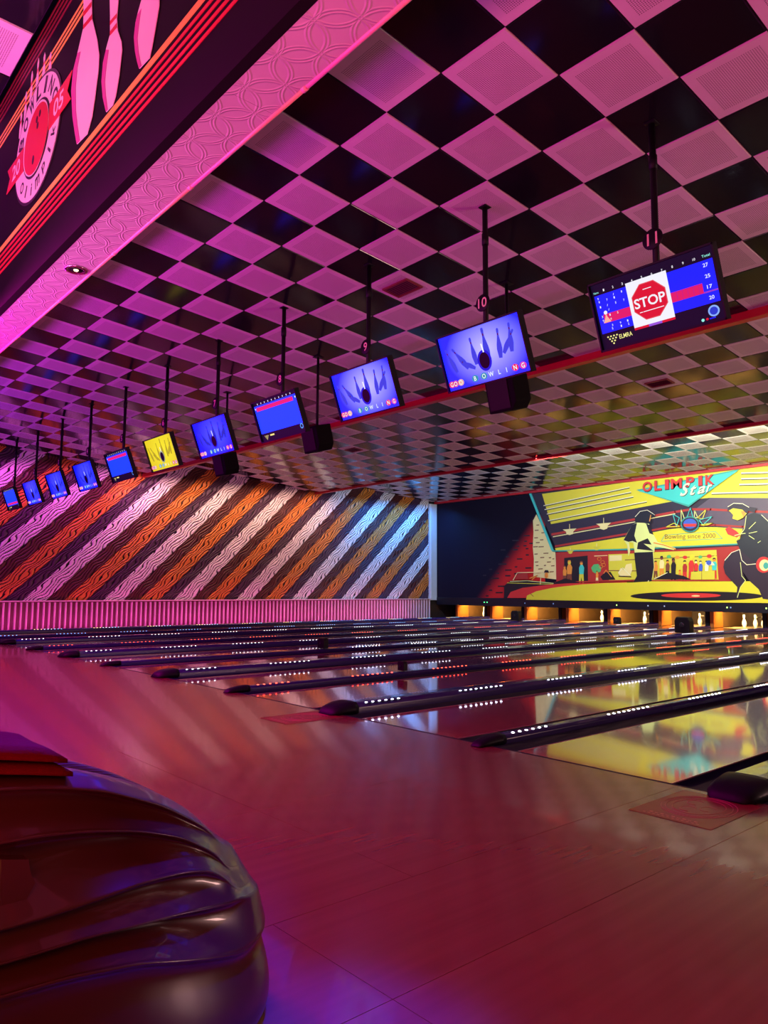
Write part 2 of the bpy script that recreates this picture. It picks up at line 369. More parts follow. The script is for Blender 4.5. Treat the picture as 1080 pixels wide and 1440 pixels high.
# inlaid brand plates on the approach in front of the broad dividers
def plate(cx, label):
    r = empty('floor_emblem', (cx, 3.58, 0)); tag(r, label, 'floor plate', 'red emblem plates in the approach')
    mb = MB(); mb.box(-.20, .20, -.27, .27, .0004, .002); mb.build('plate', mat('red_plate', (.22, .03, .02), .35), r)
    g = mat('plate_line', (.55, .20, .16), .4); mb = MB()
    for rx, ry in ((.165, .20), (.145, .178), (.115, .145)):
        mb.tube([(x, y+.03, .0022) for x, y in ell(0, 0, rx, ry, 36)], .0016, 4, g, True)
    for cx_, cy_ in ((-.045, .085), (.05, .02), (-.02, -.04)): mb.tube([(cx_+x, cy_+y, .0022) for x, y in ell(0, 0, .035, .045, 16, .6, 5.6)], .0016, 4, g)
    for q in range(9): mb.box(-.12+q*.027, -.104+q*.027, -.222, -.208-.006*(q % 2), .002, .0026, g)
    for q in range(12): mb.box(-.14+q*.0235, -.128+q*.0235, -.245, -.237, .002, .0026, g)
    mb.build('emblem', g, r)
plate(-1.80, 'dark red emblem plate in the approach before the broad divider at right')
plate(-5.10, 'dark red emblem plate in the approach before the violet-white lit divider')

# ------------------------------------------------------------------ side wall with diagonal textured panels
wl = MB(); wl.box(XWALL-.25, XWALL-.06, -6.0, 23.5, -.3, 5.6); wo = wl.build('wall_left', M_DARK); tag(wo, kind='structure')
PC = {'white': (.78, .74, .72), 'maroon': (.085, .016, .014), 'orange': (.62, .20, .025), 'plum': (.060, .022, .055)}
PM = {k: mat('relief_'+k, v, .42, vary=.14, scale=3) for k, v in PC.items()}
ZB = .70; SL = .97; YL, YR = 3.2, 20.42
def relief(a, c, ph):
    p = c/.105+.55*np.sin(2*PI*a/.80+ph+.9*np.sin(2*PI*c/.55+ph))+.16*np.sin(2*PI*a/.36+2.0*ph+c*7)
    return np.abs(np.sin(PI*p))
yb = 9.88-2.09*6; k = 0; seq = [('white', .60), ('maroon', .46), ('orange', .59), ('plum', .44)]
while yb < YR:
    nm, wd = seq[k % 4]; nc, nr = int(wd/.0115), 190
    V = np.zeros((nc+1, nr+1, 3)); ok = False
    c = np.linspace(0.004, wd-.004, nc+1)[:, None]; t = np.linspace(0, 1, nr+1)[None, :]
    zlo = np.maximum(ZB, ZB+SL*(YL-yb-c)); zhi = np.minimum(4.92, ZB+SL*(YR-yb-c)); zhi = np.maximum(zhi, zlo+.001)
    if float((zhi-zlo).max()) > .1:
        z = zlo+(zhi-zlo)*t; y = yb+c+(z-ZB)/SL; a = (z-ZB)*1.4
        dep = .045; rl = relief(a, c+0*a, k*1.7)
        edge = np.clip(np.minimum(c, wd-c)/.02, 0, 1)
        x = XWALL-.05+(.012 if nm in ('white', 'orange') else 0)+dep*np.sqrt(rl)*edge
        V[..., 0] = x; V[..., 1] = y; V[..., 2] = z
        vs = V.reshape(-1, 3); idx = np.arange((nc+1)*(nr+1)).reshape(nc+1, nr+1)
        fs = np.stack([idx[:-1, :-1], idx[1:, :-1], idx[1:, 1:], idx[:-1, 1:]], -1).reshape(-1, 4)
        cut_ = .40 if nm in ('white', 'orange') else .34; rq = (rl[:-1, :-1]+rl[1:, :-1]+rl[1:, 1:]+rl[:-1, 1:])/4; fs = fs[(rq > cut_).reshape(-1)]      # grooves cut open; dark backing stands in for their shade
        me = bpy.data.meshes.new('wall_panel'); me.from_pydata(vs.tolist(), [], fs.tolist()); me.materials.append(PM[nm])
        me.polygons.foreach_set('use_smooth', [True]*len(me.polygons)); me.update()
        link('wall_panel', me, wo)
    yb += wd; k += 1
# ribbed skirting
sk = MB(); sk.box(XWALL-.06, XWALL+.01, 2.6, 20.5, -.16, ZB-.02); so = sk.build('baseboard_left', mat('skirting_back', (.10, .012, .03), .5)); tag(so, kind='structure')
mb = MB(); mb.box(XWALL-.06, XWALL+.085, 2.6, 20.5, ZB-.022, ZB+.004); mb.build('cap_rail', mat('rail_white', (.75, .6, .62), .4), so, .004)
rib = MB(); rib.prism([(0, 0), (.05, .006), (.066, .024), (.05, .042), (0, .048)], 0, .69)
rm = rib.mesh('rib', mat('rib_white', (.72, .62, .64), .42))
y = 2.65
while y < 20.45:
    # outline lies in x / y, extruded in z
    o = link('rib', rm, so, (XWALL+.008, y, -.035), (PI/2, 0, 0)); y += .139
pw = MB(); pw.box(XWALL-.06, XWALL+.05, 20.44, YEND-.02, 0.64, 4.40); pw.box(XWALL-.06, XWALL+.07, 20.48, 20.56, .64, 4.40)
tag(pw.build('trim_5', mat('pale_post', (.62, .70, .74), .45), None, .01), kind='structure')

# other walls that close the hall (behind and right of the camera)
mb = MB(); mb.box(7.0, 7.2, -6, 23.5, -.3, 5.6); tag(mb.build('wall_right', mat('plum_wall', (.10, .03, .10), .6)), kind='structure')
mb = MB(); mb.box(XWALL-.25, 7.2, -6.2, -6.0, -.3, 5.6); tag(mb.build('wall_back', MAT['plum_wall']), kind='structure')
mb = MB(); mb.box(XWALL-.25, 7.2, 23.3, 23.5, -.3, 5.6); tag(mb.build('wall_far', M_DARK), kind='structure')

# ------------------------------------------------------------------ masking wall with its mural
mw = MB(); XR = -2.6
mw.box(XWALL+.06, XR, YEND, YEND+.06, .74, 4.46); mo = mw.build('masking_wall', mat('mural_dark', (.006, .003, .014), .7, spec=.2))
tag(mo, 'long masking wall with yellow fifties diner mural above the pin pits', 'mural')
bb = MB(); bb.box(XWALL+.06, XR, YEND-.05, YEND+.10, .47, .755); band = bb.build('lower_band', mat('navy_band', (.004, .005, .012), .4), mo, .008)
mb = MB()
for px, cl in ((681, (.1, 1, .25)), (685, (.1, 1, .25)), (738, (.2, .35, .8)), (778, (.2, .35, .8)), (867, (.5, 1, .15)), (911, (.6, .7, 1)), (934, (.6, .7, 1)), (1022, (.5, 1, .2)), (1027, (.4, .6, 1)), (1077, (.5, 1, .2))):
    x, z = onY(px, 843.5, YEND-.05); mb.lathe([(.022, 0), (.016, .01), (.002, .013)], 8, glow(cl, 3 if cl[1] == 1 else .8), (0, 0, 0))
    for i in range(24): 
        v = mb.v[-24+i]; mb.v[-24+i] = (x+v[0], YEND-.05-v[2], .60+v[1]+random.choice((0, .012))*0)
mb.build('indicator_lights', None, mo)
LAY = [0]
class Art:
    def __init__(s, name, parent, ypl, layer): s.mb = MB(); s.n = name; s.p = parent; s.y = ypl; s.l = layer
    def Y(s): s.l += .00035; return s.y-s.l
    def poly(s, pts, m):
        y = s.Y(); q = [onY(px, py, s.y) for px, py in pts]; s.mb.add([(x, y, z) for x, z in q], [tuple(range(len(q)))], m)
    def line(s, pts, wpx, m):
        y = s.Y(); q = [Vector(p) for p in pts]
        for a, b in zip(q[:-1], q[1:]):
            d = (b-a); 
            if d.length < .01: continue
            d.normalize(); nn = Vector((-d.y, d.x))*wpx/2; e = d*wpx*.25
            c = [onY(p.x, p.y, s.y) for p in (a-e-nn, b+e-nn, b+e+nn, a-e+nn)]
            s.mb.add([(x, y, z) for x, z in c], [(0, 1, 2, 3)], m)
    def text(s, t, px, py, wpx, hpx, m, slope=0.0, bold=0.0, shear=0.0):
        vs, fs, w0, h0 = textpoly(t, bold, shear); y = s.Y()
        out = []
        for x, z in vs:
            u = x/w0*wpx; v = -z/h0*hpx+slope*u; X, Z = onY(px+u, py+v, s.y); out.append((X, y, Z))
        s.mb.add(out, fs, m)
    def done(s): return s.mb.build(s.n, None, s.p)
def sA(f, ox, oy): return lambda *uv: [(ox+u/f, oy+v/f) for u, v in uv]
A = sA(6.353, 740, 660); B = sA(6.0, 900, 650); C = sA(6.0, 600, 680); D = sA(3.176, 740, 640)
YEL = paint((.80, .72, .035)); YEL2 = paint((.72, .66, .05)); CREAM = paint((.92, .80, .36)); WHT = paint((.95, .92, .62)); BLK = paint((.012, .008, .012)); INK = paint((.030, .016, .034))
REDP = paint((.46, .03, .022)); CYAN = paint((.06, .62, .58)); TEAL = paint((.05, .40, .36)); ORA = paint((.85, .32, .04)); GRN = paint((.10, .48, .16)); BLU = paint((.05, .12, .62)); RED2 = paint((.72, .035, .03)); BRN = paint((.22, .06, .03)); NAVY = paint((.016, .018, .03)); LIME = paint((.78, .86, .30)); PUR = paint((.11, .075, .12))
# brick corner that fades into the night colour: a printed gradient
gm = bpy.data.materials.new('brick_fade_print'); gm.use_nodes = True; n, l = nodes(gm)
tc = n.new('ShaderNodeTexCoord'); sp = n.new('ShaderNodeSeparateXYZ'); l.new(tc.outputs['Object'], sp.inputs[0])
p0 = onY(*C((430, 960))[0], YEND); p1 = onY(*C((880, 330))[0], YEND); sl = (p1[0]-p0[0])/(p1[1]-p0[1])
ma = n.new('ShaderNodeMath'); ma.operation = 'MULTIPLY_ADD'; ma.inputs[1].default_value = -sl; l.new(sp.outputs[2], ma.inputs[0]); l.new(sp.outputs[0], ma.inputs[2])
mr = n.new('ShaderNodeMapRange'); mr.interpolation_type = 'SMOOTHSTEP'; e0 = p0[0]-sl*p0[1]; mr.inputs[1].default_value = e0-.15; mr.inputs[2].default_value = e0+.75; l.new(ma.outputs[0], mr.inputs[0])
mx = n.new('ShaderNodeMix'); mx.data_type = 'RGBA'; mx.inputs[6].default_value = (.006, .003, .015, 1); mx.inputs[7].default_value = (.62, .02, .02, 1)
l.new(mr.outputs[0], mx.inputs[0]); l.new(mx.outputs[2], n['Principled BSDF'].inputs['Base Color']); n['Principled BSDF'].inputs['Roughness'].default_value = .7; n['Principled BSDF'].inputs['Specular IOR Level'].default_value = .2
a = Art('brick_print', mo, YEND, 0)
a.poly(C((300, 965), (1000, 965), (1000, 260), (560, 260)), gm)
for u, v, w_ in ((845, 440, 50), (750, 480, 55), (835, 487, 24), (770, 530, 26), (830, 525, 28), (885, 505, 40), (645, 560, 40), (748, 558, 44), (682, 617, 28), (848, 550, 24), (785, 636, 48), (640, 680, 70), (850, 602, 26), (540, 724, 28), (690, 730, 56), (755, 703, 22), (600, 757, 28), (860, 712, 52), (490, 775, 28), (578, 800, 66), (685, 778, 44), (770, 760, 60), (523, 853, 34), (632, 866, 60), (541, 900, 28), (613, 920, 60), (512, 948, 24)):
    a.poly(C((u-w_/2, v-5), (u+w_/2, v-6), (u+w_/2, v+5), (u-w_/2, v+6)), BLK)
a.poly(A((92, 402), (62, 460), (66, 560), (60, 700), (70, 800), (66, 960), (280, 985), (270, 860), (262, 740), (235, 735), (150, 520)), CREAM)
for u, v, w_ in ((105, 498, 24), (95, 545, 34), (150, 567, 26), (90, 612, 32), (140, 630, 30), (105, 655, 34), (85, 692, 40), (135, 692, 46), (178, 750, 44), (90, 757, 28), (145, 788, 36), (95, 828, 30), (205, 828, 34), (100, 860, 22), (170, 858, 18), (240, 862, 30), (130, 890, 40), (230, 915, 36), (215, 790, 20), (245, 800, 16)):
    a.poly(A((u-w_/2, v-3), (u+w_/2, v-5), (u+w_/2, v+3), (u-w_/2, v+5)), BRN)
a.done()
a = Art('canopy_print', mo, YEND, .025)
a.poly(A((40, 200), (150, 190))+[(1300, 640), (1300, 790), (880, 790), (785, 776)], INK)
a.poly([(1000, 700), (1300, 698), (1300, 752), (1040, 745), (960, 730)], PUR)
a.poly(A((145, 220), (1080, 92))+[(1080, 654), (1300, 628), (1300, 700), (1080, 700.5), (1000, 700), (945, 705.5), (910, 712)]+A((225, 490)), YEL)
for l0, l1 in (((160, 325), (925, 160)), ((170, 360), (940, 203)), ((190, 400), (960, 243)), ((200, 460), (1080, 287))):
    a.line(A((l0[0], l0[1]+8), (l1[0], l1[1]+8)), 1.1, BLK); a.line(A(l0, l1), 1.1, WHT)
for v, u0 in ((92, 860), (140, 860), (188, 845), (262, 610)):
    pts = [B((u0, v+10))[0], (1300, 650+v/6-5)]; a.line(pts, 1.2, BLK); a.line([(p[0], p[1]-1.6) for p in pts], 1.9, WHT)
a.line(A((235, 582), (990, 445))+B((130, 452), (300, 420), (440, 398), (600, 398), (800, 410))+[(1300, 728)], 3.2, REDP)
a.line(A((245, 603), (1010, 464))+B((130, 468), (300, 436)), 1.3, CREAM)
a.line(A((265, 688), (920, 574))+B((100, 576), (250, 548), (400, 532), (640, 530), (870, 545))+[(1300, 752)], 2.6, REDP)
a.poly(A((262, 705), (890, 603))+B((110, 592), (250, 566), (400, 548), (640, 548), (870, 562), (835, 690), (300, 716))+A((270, 728)), YEL)
a.line(A((240, 730), (960, 714))+B((310, 716), (840, 690)), 1.8, TEAL)
a.line(B((185, 665), (215, 615), (640, 585), (700, 645), (185, 668)), .7, TEAL)
a.text('Bowling since 2000', *B((428, 630))[0], 71, 8.5, BRN, -.02)
a.line(A((38, 215), (238, 722)), 2.6, CYAN); a.line(A((50, 215), (250, 722)), 1.0, TEAL)
for u, v, s_ in ((393, 550, 1), (697, 500, 1.08), (400, 735, .55), (635, 700, .62)):
    a.line(A((u, v-60*s_), (u, v)), .8, CREAM)
    a.poly(A((u-62*s_, v-12*s_), (u+62*s_, v-22*s_), (u+34*s_, v+6*s_), (u+30*s_, v+28*s_), (u, v+38*s_), (u-28*s_, v+30*s_), (u-32*s_, v+8*s_)), YEL2 if s_ < .7 else CREAM)
a.done()
a = Art('diner_print', mo, YEND, .036)
a.poly(A((270, 742), (960, 726))+B((310, 738), (850, 708), (860, 1000))+A((275, 1010)), REDP)
a.poly(A((345, 792), (555, 770), (558, 1000), (345, 1000)), BLK)
a.line(A((615, 775), (730, 770)), .9, CREAM)
a.poly(A((740, 760), (960, 752))+B((110, 760), (650, 740), (668, 990))+A((745, 992)), YEL2)
a.poly(A((750, 770), (860, 766), (860, 815), (750, 820)), CREAM)
a.line(B((-120, 825), (650, 790)), 1.1, BRN); a.line(A((740, 905), (1000, 908)), 1.2, BRN)
for u, v, m_, s_ in ((250, 797, GRN, 20), (320, 803, ORA, 20), (385, 803, RED2, 20), (446, 795, YEL, 22), (515, 800, GRN, 18), (590, 793, RED2, 22), (20, 815, GRN, 18), (640, 800, YEL, 16)):
    a.poly(B(*ell(u, v, s_, s_*.75, 10)), m_)
def fig(f, u, v, s_, shirt, legs, head=ORA, hair=BLK):
    a.poly(f((u-22*s_, v+38*s_), (u-10*s_, v+8*s_), (u+12*s_, v+8*s_), (u+26*s_, v+36*s_), (u+20*s_, v+100*s_), (u-20*s_, v+100*s_)), shirt)
    a.poly(f((u-20*s_, v+96*s_), (u+20*s_, v+96*s_), (u+24*s_, v+180*s_), (u+8*s_, v+180*s_), (u, v+125*s_), (u-8*s_, v+180*s_), (u-24*s_, v+178*s_)), legs)
    a.poly(f(*ell(u, v-6*s_, 14*s_, 18*s_, 12)), head); a.poly(f((u-16*s_, v-6*s_), (u-12*s_, v-26*s_), (u+10*s_, v-28*s_), (u+16*s_, v-8*s_), (u, v-16*s_)), hair)
fig(A, 392, 840, 1.0, ORA, BRN, YEL2, ORA); fig(A, 350, 880, .72, ORA, BRN, ORA, BRN); fig(A, 500, 845, .95, CYAN, YEL2, ORA, BRN)
a.poly(A((588, 880), (610, 850), (650, 845), (678, 880), (670, 915), (625, 930), (600, 915)), GRN); fig(A, 640, 920, .5, ORA, CREAM)
for u, v in ((660, 800), (690, 830), (700, 855), (675, 870)): a.line(A(*ell(u, v, 17, 15, 10), (u+17, v)), .6, ORA)
a.poly(A((670, 960), (710, 920), (760, 915), (805, 985), (690, 990)), BLK); a.line(A((700, 930), (720, 900), (770, 960)), .9, ORA)
a.poly(A((830, 930), (850, 880), (880, 900), (900, 850), (950, 840), (955, 900), (935, 950), (850, 955)), CREAM); a.line(A((830, 925), (870, 880), (940, 950)), .8, WHT); a.line(A((835, 955), (945, 960)), 1.3, BLK)
fig(B, 190, 815, .85, CREAM, ORA, BRN); fig(B, 140, 850, .7, ORA, BRN, ORA); fig(B, 240, 845, .75, BRN, BLK, ORA); fig(B, 385, 850, .8, REDP, RED2, YEL); fig(B, 480, 845, .75, RED2, BLK, CREAM); fig(B, 570, 850, .7, WHT, TEAL, ORA); fig(B, 290, 835, .9, BLK, BLK, BRN); fig(B, 440, 820, .95, RED2, RED2, YEL, YEL); fig(B, 520, 850, .7, BLU, REDP, CREAM); fig(B, 635, 830, .85, CYAN, RED2, ORA); fig(B, 345, 925, .6, ORA, RED2, ORA, RED2)
a.poly(B(*ell(590, 850, 26, 22, 14)), BLU); a.poly(B((560, 845), (620, 840), (640, 870), (560, 868)), WHT); a.poly(B(*ell(590, 850, 22, 18, 14)), BLU)
a.poly(B((120, 985), (240, 930), (380, 960), (440, 990)), BLK); a.line(B((130, 985), (240, 932)), .9, WHT); a.poly(B((440, 925), (640, 915), (640, 990), (440, 990)), YEL2); a.line(B((530, 920), (530, 990)), .6, BRN)
a.line(A((270, 1012), (960, 992))+B((110, 1000), (770, 998)), 2.0, REDP)
# car and street
a.poly(C((662, 965), (665, 862), (715, 822), (860, 815), (1080, 838), (1180, 800), (1300, 835), (1300, 965)), BLK)
a.line(C((740, 815), (775, 752), (980, 748)), 1.0, CREAM); a.line(C((715, 826), (860, 820), (1080, 842)), .9, LIME); a.line(C((690, 838), (1080, 850)), .9, YEL2); a.line(C((975, 760), (970, 850)), .9, CREAM)
a.poly(C((755, 808), (780, 758), (860, 755), (870, 806)), REDP); a.line(C((880, 800), (945, 775), (900, 810)), 1.3, ORA)
a.poly(C(*ell(1020, 775, 14, 24, 12)), ORA); a.poly(C((1000, 750), (1010, 730), (1035, 732), (1044, 752)), BLK)
a.poly(C((690, 965), (720, 915), (820, 880), (960, 862), (1080, 850), (1200, 842), (1700, 830), (1700, 965)), RED2)
a.poly(A((10, 1165), (18, 1128), (100, 1090), (230, 1062), (350, 1045), (520, 1028), (700, 1017), (975, 1010))+B((100, 1006), (760, 1006), (1080, 1004))+[(1300, 818), (1300, 852), (1080, 848), (900, 846)], YEL)
a.line(A((50, 1112), (75, 1135)), .7, BRN)
y_ = B(*ell(490, 1128, 560, 40, 40)); a.poly([(p[0], p[1]+(.3)) for p in y_], BLK); a.poly(B(*ell(440, 1124, 252, 20, 30)), RED2); a.poly(B(*ell(480, 1128, 36, 7, 12)), CREAM)
a.done()
a = Art('dancer_print', mo, YEND, .068)
# dancer with raised hem, left
a.poly(D((440, 378), (478, 312), (500, 302), (552, 304), (572, 352), (592, 388), (672, 416), (664, 424), (580, 408), (578, 432), (490, 440), (484, 392), (464, 388), (470, 430), (462, 452), (455, 400)), LIME)
a.poly(D((478, 312), (500, 304), (488, 360), (500, 392), (480, 384), (462, 388), (440, 380)), BLK)
a.poly(D((540, 306), (556, 312), (574, 356), (556, 350)), BLK); a.poly(D((505, 390), (548, 372), (565, 400), (530, 396), (574, 428), (500, 420)), BLK)
a.poly(D((492, 300), (490, 276), (512, 252), (546, 246), (574, 262), (580, 276), (562, 282), (566, 304), (548, 308), (520, 300)), BLK); a.line(D((492, 276), (514, 252), (546, 246), (580, 268)), .8, WHT); a.line(D((562, 268), (556, 296)), 1.3, ORA)
a.poly(D((488, 436), (572, 432), (576, 500), (566, 560), (548, 604), (520, 600), (512, 606), (470, 590), (500, 540), (492, 480)), BLK); a.line(D((572, 434), (577, 500), (567, 556)), .8, LIME); a.line(D((552, 560), (536, 598)), 1.0, WHT)
a.poly(D((488, 604), (508, 596), (548, 590), (546, 618), (556, 634), (500, 642), (486, 634)), ORA); a.poly(D((520, 606), (544, 594), (542, 622), (528, 628)), CREAM); a.line(D((575, 392), (620, 402), (672, 420)), 1.6, ORA); a.line(D((462, 400), (466, 438)), 1.6, CREAM)
# dancer in the dark suit, right
a.poly(D((988, 272), (1020, 258), (1056, 268), (1092, 300), (1100, 480), (1060, 500), (1000, 470), (960, 424), (944, 384), (966, 372), (982, 330)), NAVY)
a.poly(D((886, 500), (892, 466), (920, 436), (958, 420), (1010, 468), (1060, 490), (1110, 520), (1130, 650), (1062, 642), (1044, 600), (1000, 560), (972, 520), (985, 560), (962, 590), (950, 636), (944, 632), (948, 590), (920, 560), (894, 530)), INK)
a.line(D((892, 470), (922, 436), (958, 422), (968, 470), (990, 490), (1030, 486)), .9, WHT); a.line(D((962, 480), (968, 540), (985, 560), (962, 590), (948, 636)), .9, LIME); a.line(D((988, 272), (980, 330), (944, 380)), .9, LIME); a.line(D((1056, 268), (1090, 300)), .9, WHT)
for q in ((1000, 330, 1030, 300), (1000, 350, 1036, 342), (1000, 360, 1024, 376), (1040, 392, 1052, 384)): a.line(D(q[:2], q[2:]), .9, LIME)
a.poly(D((908, 246), (930, 238), (970, 240), (990, 262), (972, 282), (950, 292), (926, 284), (930, 268)), YEL); a.poly(D((962, 250), (988, 252), (976, 280)), ORA)
a.poly(D((904, 252), (906, 232), (932, 216), (972, 218), (1002, 232), (1032, 236), (1026, 258), (998, 250), (990, 262), (970, 244), (930, 238)), INK); a.line(D((906, 232), (932, 216), (972, 218), (1000, 234)), .9, WHT)
a.poly(D((894, 330), (912, 320), (944, 340), (962, 358), (944, 366), (906, 354)), RED2); a.line(D((936, 360), (966, 352), (984, 350)), 1.0, LIME)
a.poly(D(*ell(1066, 490, 34, 36, 18)), RED2); a.poly(D(*ell(1070, 492, 24, 26, 16)), CREAM); a.poly(D(*ell(1076, 494, 12, 15, 14)), TEAL)
a.done()
a = Art('sign_print', mo, YEND, .082)
a.poly(B((-20, 236), (850, 60), (422, 378)), TEAL); a.poly(B((0, 246), (838, 74), (422, 362)), CYAN)
for i, ch in enumerate('OLIMPIK'):
    u = [72, 163, 238, 318, 435, 520, 600][i]; v = 208-(u-72)*.112
    a.text(ch, *B((u+4, v+5))[0], [13.5, 10.5, 6, 16, 12, 6, 13][i], 14.5, BLK, -.1, .03); a.text(ch, *B((u, v))[0], [13, 10, 5.5, 15.5, 11.5, 5.5, 12.5][i], 14, RED2, -.1, .03)
for i, ch in enumerate('Star'):
    u = [392, 462, 530, 595][i]; v = [232, 238, 236, 222][i]
    a.text(ch, *B((u+4, v+5))[0], [14, 9, 11, 9][i], [17, 13, 10, 10][i], BLK, -.2, .02, .4); a.text(ch, *B((u, v))[0], [14, 9, 11, 9][i], [17, 13, 10, 10][i], WHT, -.2, .02, .4)
for q, m_ in (((290, 440, 320, 545, 345, 470), CYAN), ((360, 400, 395, 500, 360, 500), LIME), ((405, 480, 438, 385, 460, 470), CYAN), ((470, 470, 475, 410, 500, 470), LIME), ((500, 470, 570, 400, 540, 480), YEL), ((510, 490, 620, 460, 545, 530), CYAN), ((235, 548, 300, 515, 350, 545), YEL), ((520, 530, 630, 515, 560, 535), YEL)):
    a.line(B(q[0:2], q[2:4], q[4:6], q[0:2]), 1.0, m_)
a.poly(B(*ell(435, 525, 74, 62, 24)), INK); a.poly(B(*ell(435, 520, 56, 42, 20)), BLU); a.poly(B((380, 522), (490, 520), (485, 545), (385, 545)), RED2); a.line(B(*ell(435, 525, 74, 62, 24), (509, 525)), 1.5, TEAL)
a.done()

# ------------------------------------------------------------------ pin pits and pins
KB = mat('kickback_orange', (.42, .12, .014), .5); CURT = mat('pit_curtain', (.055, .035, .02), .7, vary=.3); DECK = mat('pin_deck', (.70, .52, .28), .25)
pin_me = MB().lathe([(.020, 0), (.0285, .006), (.036, .03), (.050, .075), (.0605, .115), (.058, .15), (.046, .195), (.030, .235), (.0235, .255), (.025, .285), (.0315, .318), (.0325, .34), (.027, .362), (.014, .377), (.002, .381)], 20).mesh('bowling_pin', mat('pin_white', (.90, .88, .80), .25, coat=.5))
band_me = MB(); band_me.lathe([(.0262, .258), (.0262, .266)], 16); band_me.lathe([(.0272, .276), (.0285, .284)], 16); band_me = band_me.mesh('neck_stripe', M_RED)
PLACE = {7: [-.15, .11, .38], 6: [.14, .38, .55], 5: [.10, .42], 4: [.14, .45], 3: [.22, .46], 2: [.20, .44], 1: [.06]}
POSW = {1: ['only'], 2: ['left', 'right'], 3: ['left', 'middle', 'right']}
for n in range(1, 9):
    a_, b_ = lane_edges(n); x0, x1 = a_-.20, b_+.20; cx = (a_+b_)/2
    r = empty('pin_pit', (cx, YEND+.48, 0))
    tag(r, 'orange-sided lit pin pit under the mural, %s from the striped wall' % ORD[n], 'pin pit', 'pin pits under the mural')
    for s in (-1, 1):
        mb = MB(); xx = s*(x1-x0)/2
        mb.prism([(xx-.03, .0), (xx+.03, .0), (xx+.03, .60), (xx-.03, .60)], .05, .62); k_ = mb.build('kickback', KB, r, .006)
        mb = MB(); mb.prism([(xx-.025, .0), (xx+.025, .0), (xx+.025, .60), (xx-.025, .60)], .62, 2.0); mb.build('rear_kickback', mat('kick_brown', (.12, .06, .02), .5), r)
        mb = MB(); mb.box(xx-.055, xx+.055, -.02, .05, 0, .50); mb.build('pillar', M_BLACK if s > 0 else KB, r, .008)
    mb = MB(); mb.box(-(x1-x0)/2, (x1-x0)/2, 1.95, 2.0, -.1, .75); mb.build('curtain', CURT, r)
    mb = MB(); mb.box(-(x1-x0)/2, (x1-x0)/2, .05, 2.0, .72, .76); mb.build('pit_roof', M_BLACK, r)
    mb = MB(); mb.box(-.525, .525, .17, 1.9, -.06, .004); mb.build('pin_deck', DECK, r)
    mb = MB(); mb.box(-.45, .45, .20, .26, .60, .64); mb.build('pin_lamp', glow((1, .72, .30), 5), r)
    mb = MB(); mb.box(-.05, .05, 1.2, 1.95, .28, .31); mb.box(-.35, .35, 1.3, 1.34, .50, .53); mb.build('setter_bar', mat('steel', (.35, .33, .3), .35, metal=.9), r)
    lo = area('pin_light', (cx, YEND+.70, .56), (cx, YEND+1.15, .14), (1, .66, .26), 60, 1.0, .10)
    pls = PLACE.get(n, [])
    for i, dx in enumerate(pls):
        yy = 21.95+.0; t = link('bowling_pin', pin_me, None, (-9.27+.02+dx-(-9.315+9.27)+(cx+9.27), yy+.12*(i % 2), .006))
        link('neck_stripe', band_me, t)
        tag(t, 'white bowling pin, %s one in the pit %s from the striped wall' % (POSW[len(pls)][i], ORD[n]), 'bowling pin', 'standing bowling pins')

# small black sensor boxes standing on the dividers
def sensor(px, py, k, s_, label):
    x = div_c(k); d = ray(px, py); y = d.y/d.x*x; top = .085 if k % 2 == 0 else .055
    r = empty('sensor_box', (x, y, top+.008)); tag(r, label, 'sensor')
    mb = MB(); mb.prism([(-.5*s_, .0), (.5*s_, .0), (.5*s_, .75*s_), (.38*s_, s_), (-.38*s_, s_), (-.5*s_, .75*s_)], -.3*s_, .3*s_); mb.build('housing', M_BLACK, r, .012*s_*4)
    mb = MB(); mb.lathe([(.16*s_, 0), (.16*s_, .05*s_), (.12*s_, .06*s_)], 14)
    for i, v in enumerate(mb.v): mb.v[i] = (v[0], -.3*s_-v[2], .5*s_+v[1])
    mb.build('lens', mat('dark_glass', (.02, .02, .03), .08), r)
sensor(454, 925, 5, .17, 'black sensor box on the slim divider in mid hall')
sensor(566, 938, 3, .11, 'small black sensor box on the nearest red-lit divider')
sensor(726, 872, 8, .30, 'black box on a divider close under the red brick print')
sensor(868, 872, 6, .20, 'low black box on a divider in front of the dancer print')
sensor(962, 880, 4, .36, 'largest black box on a divider near the pins at right')

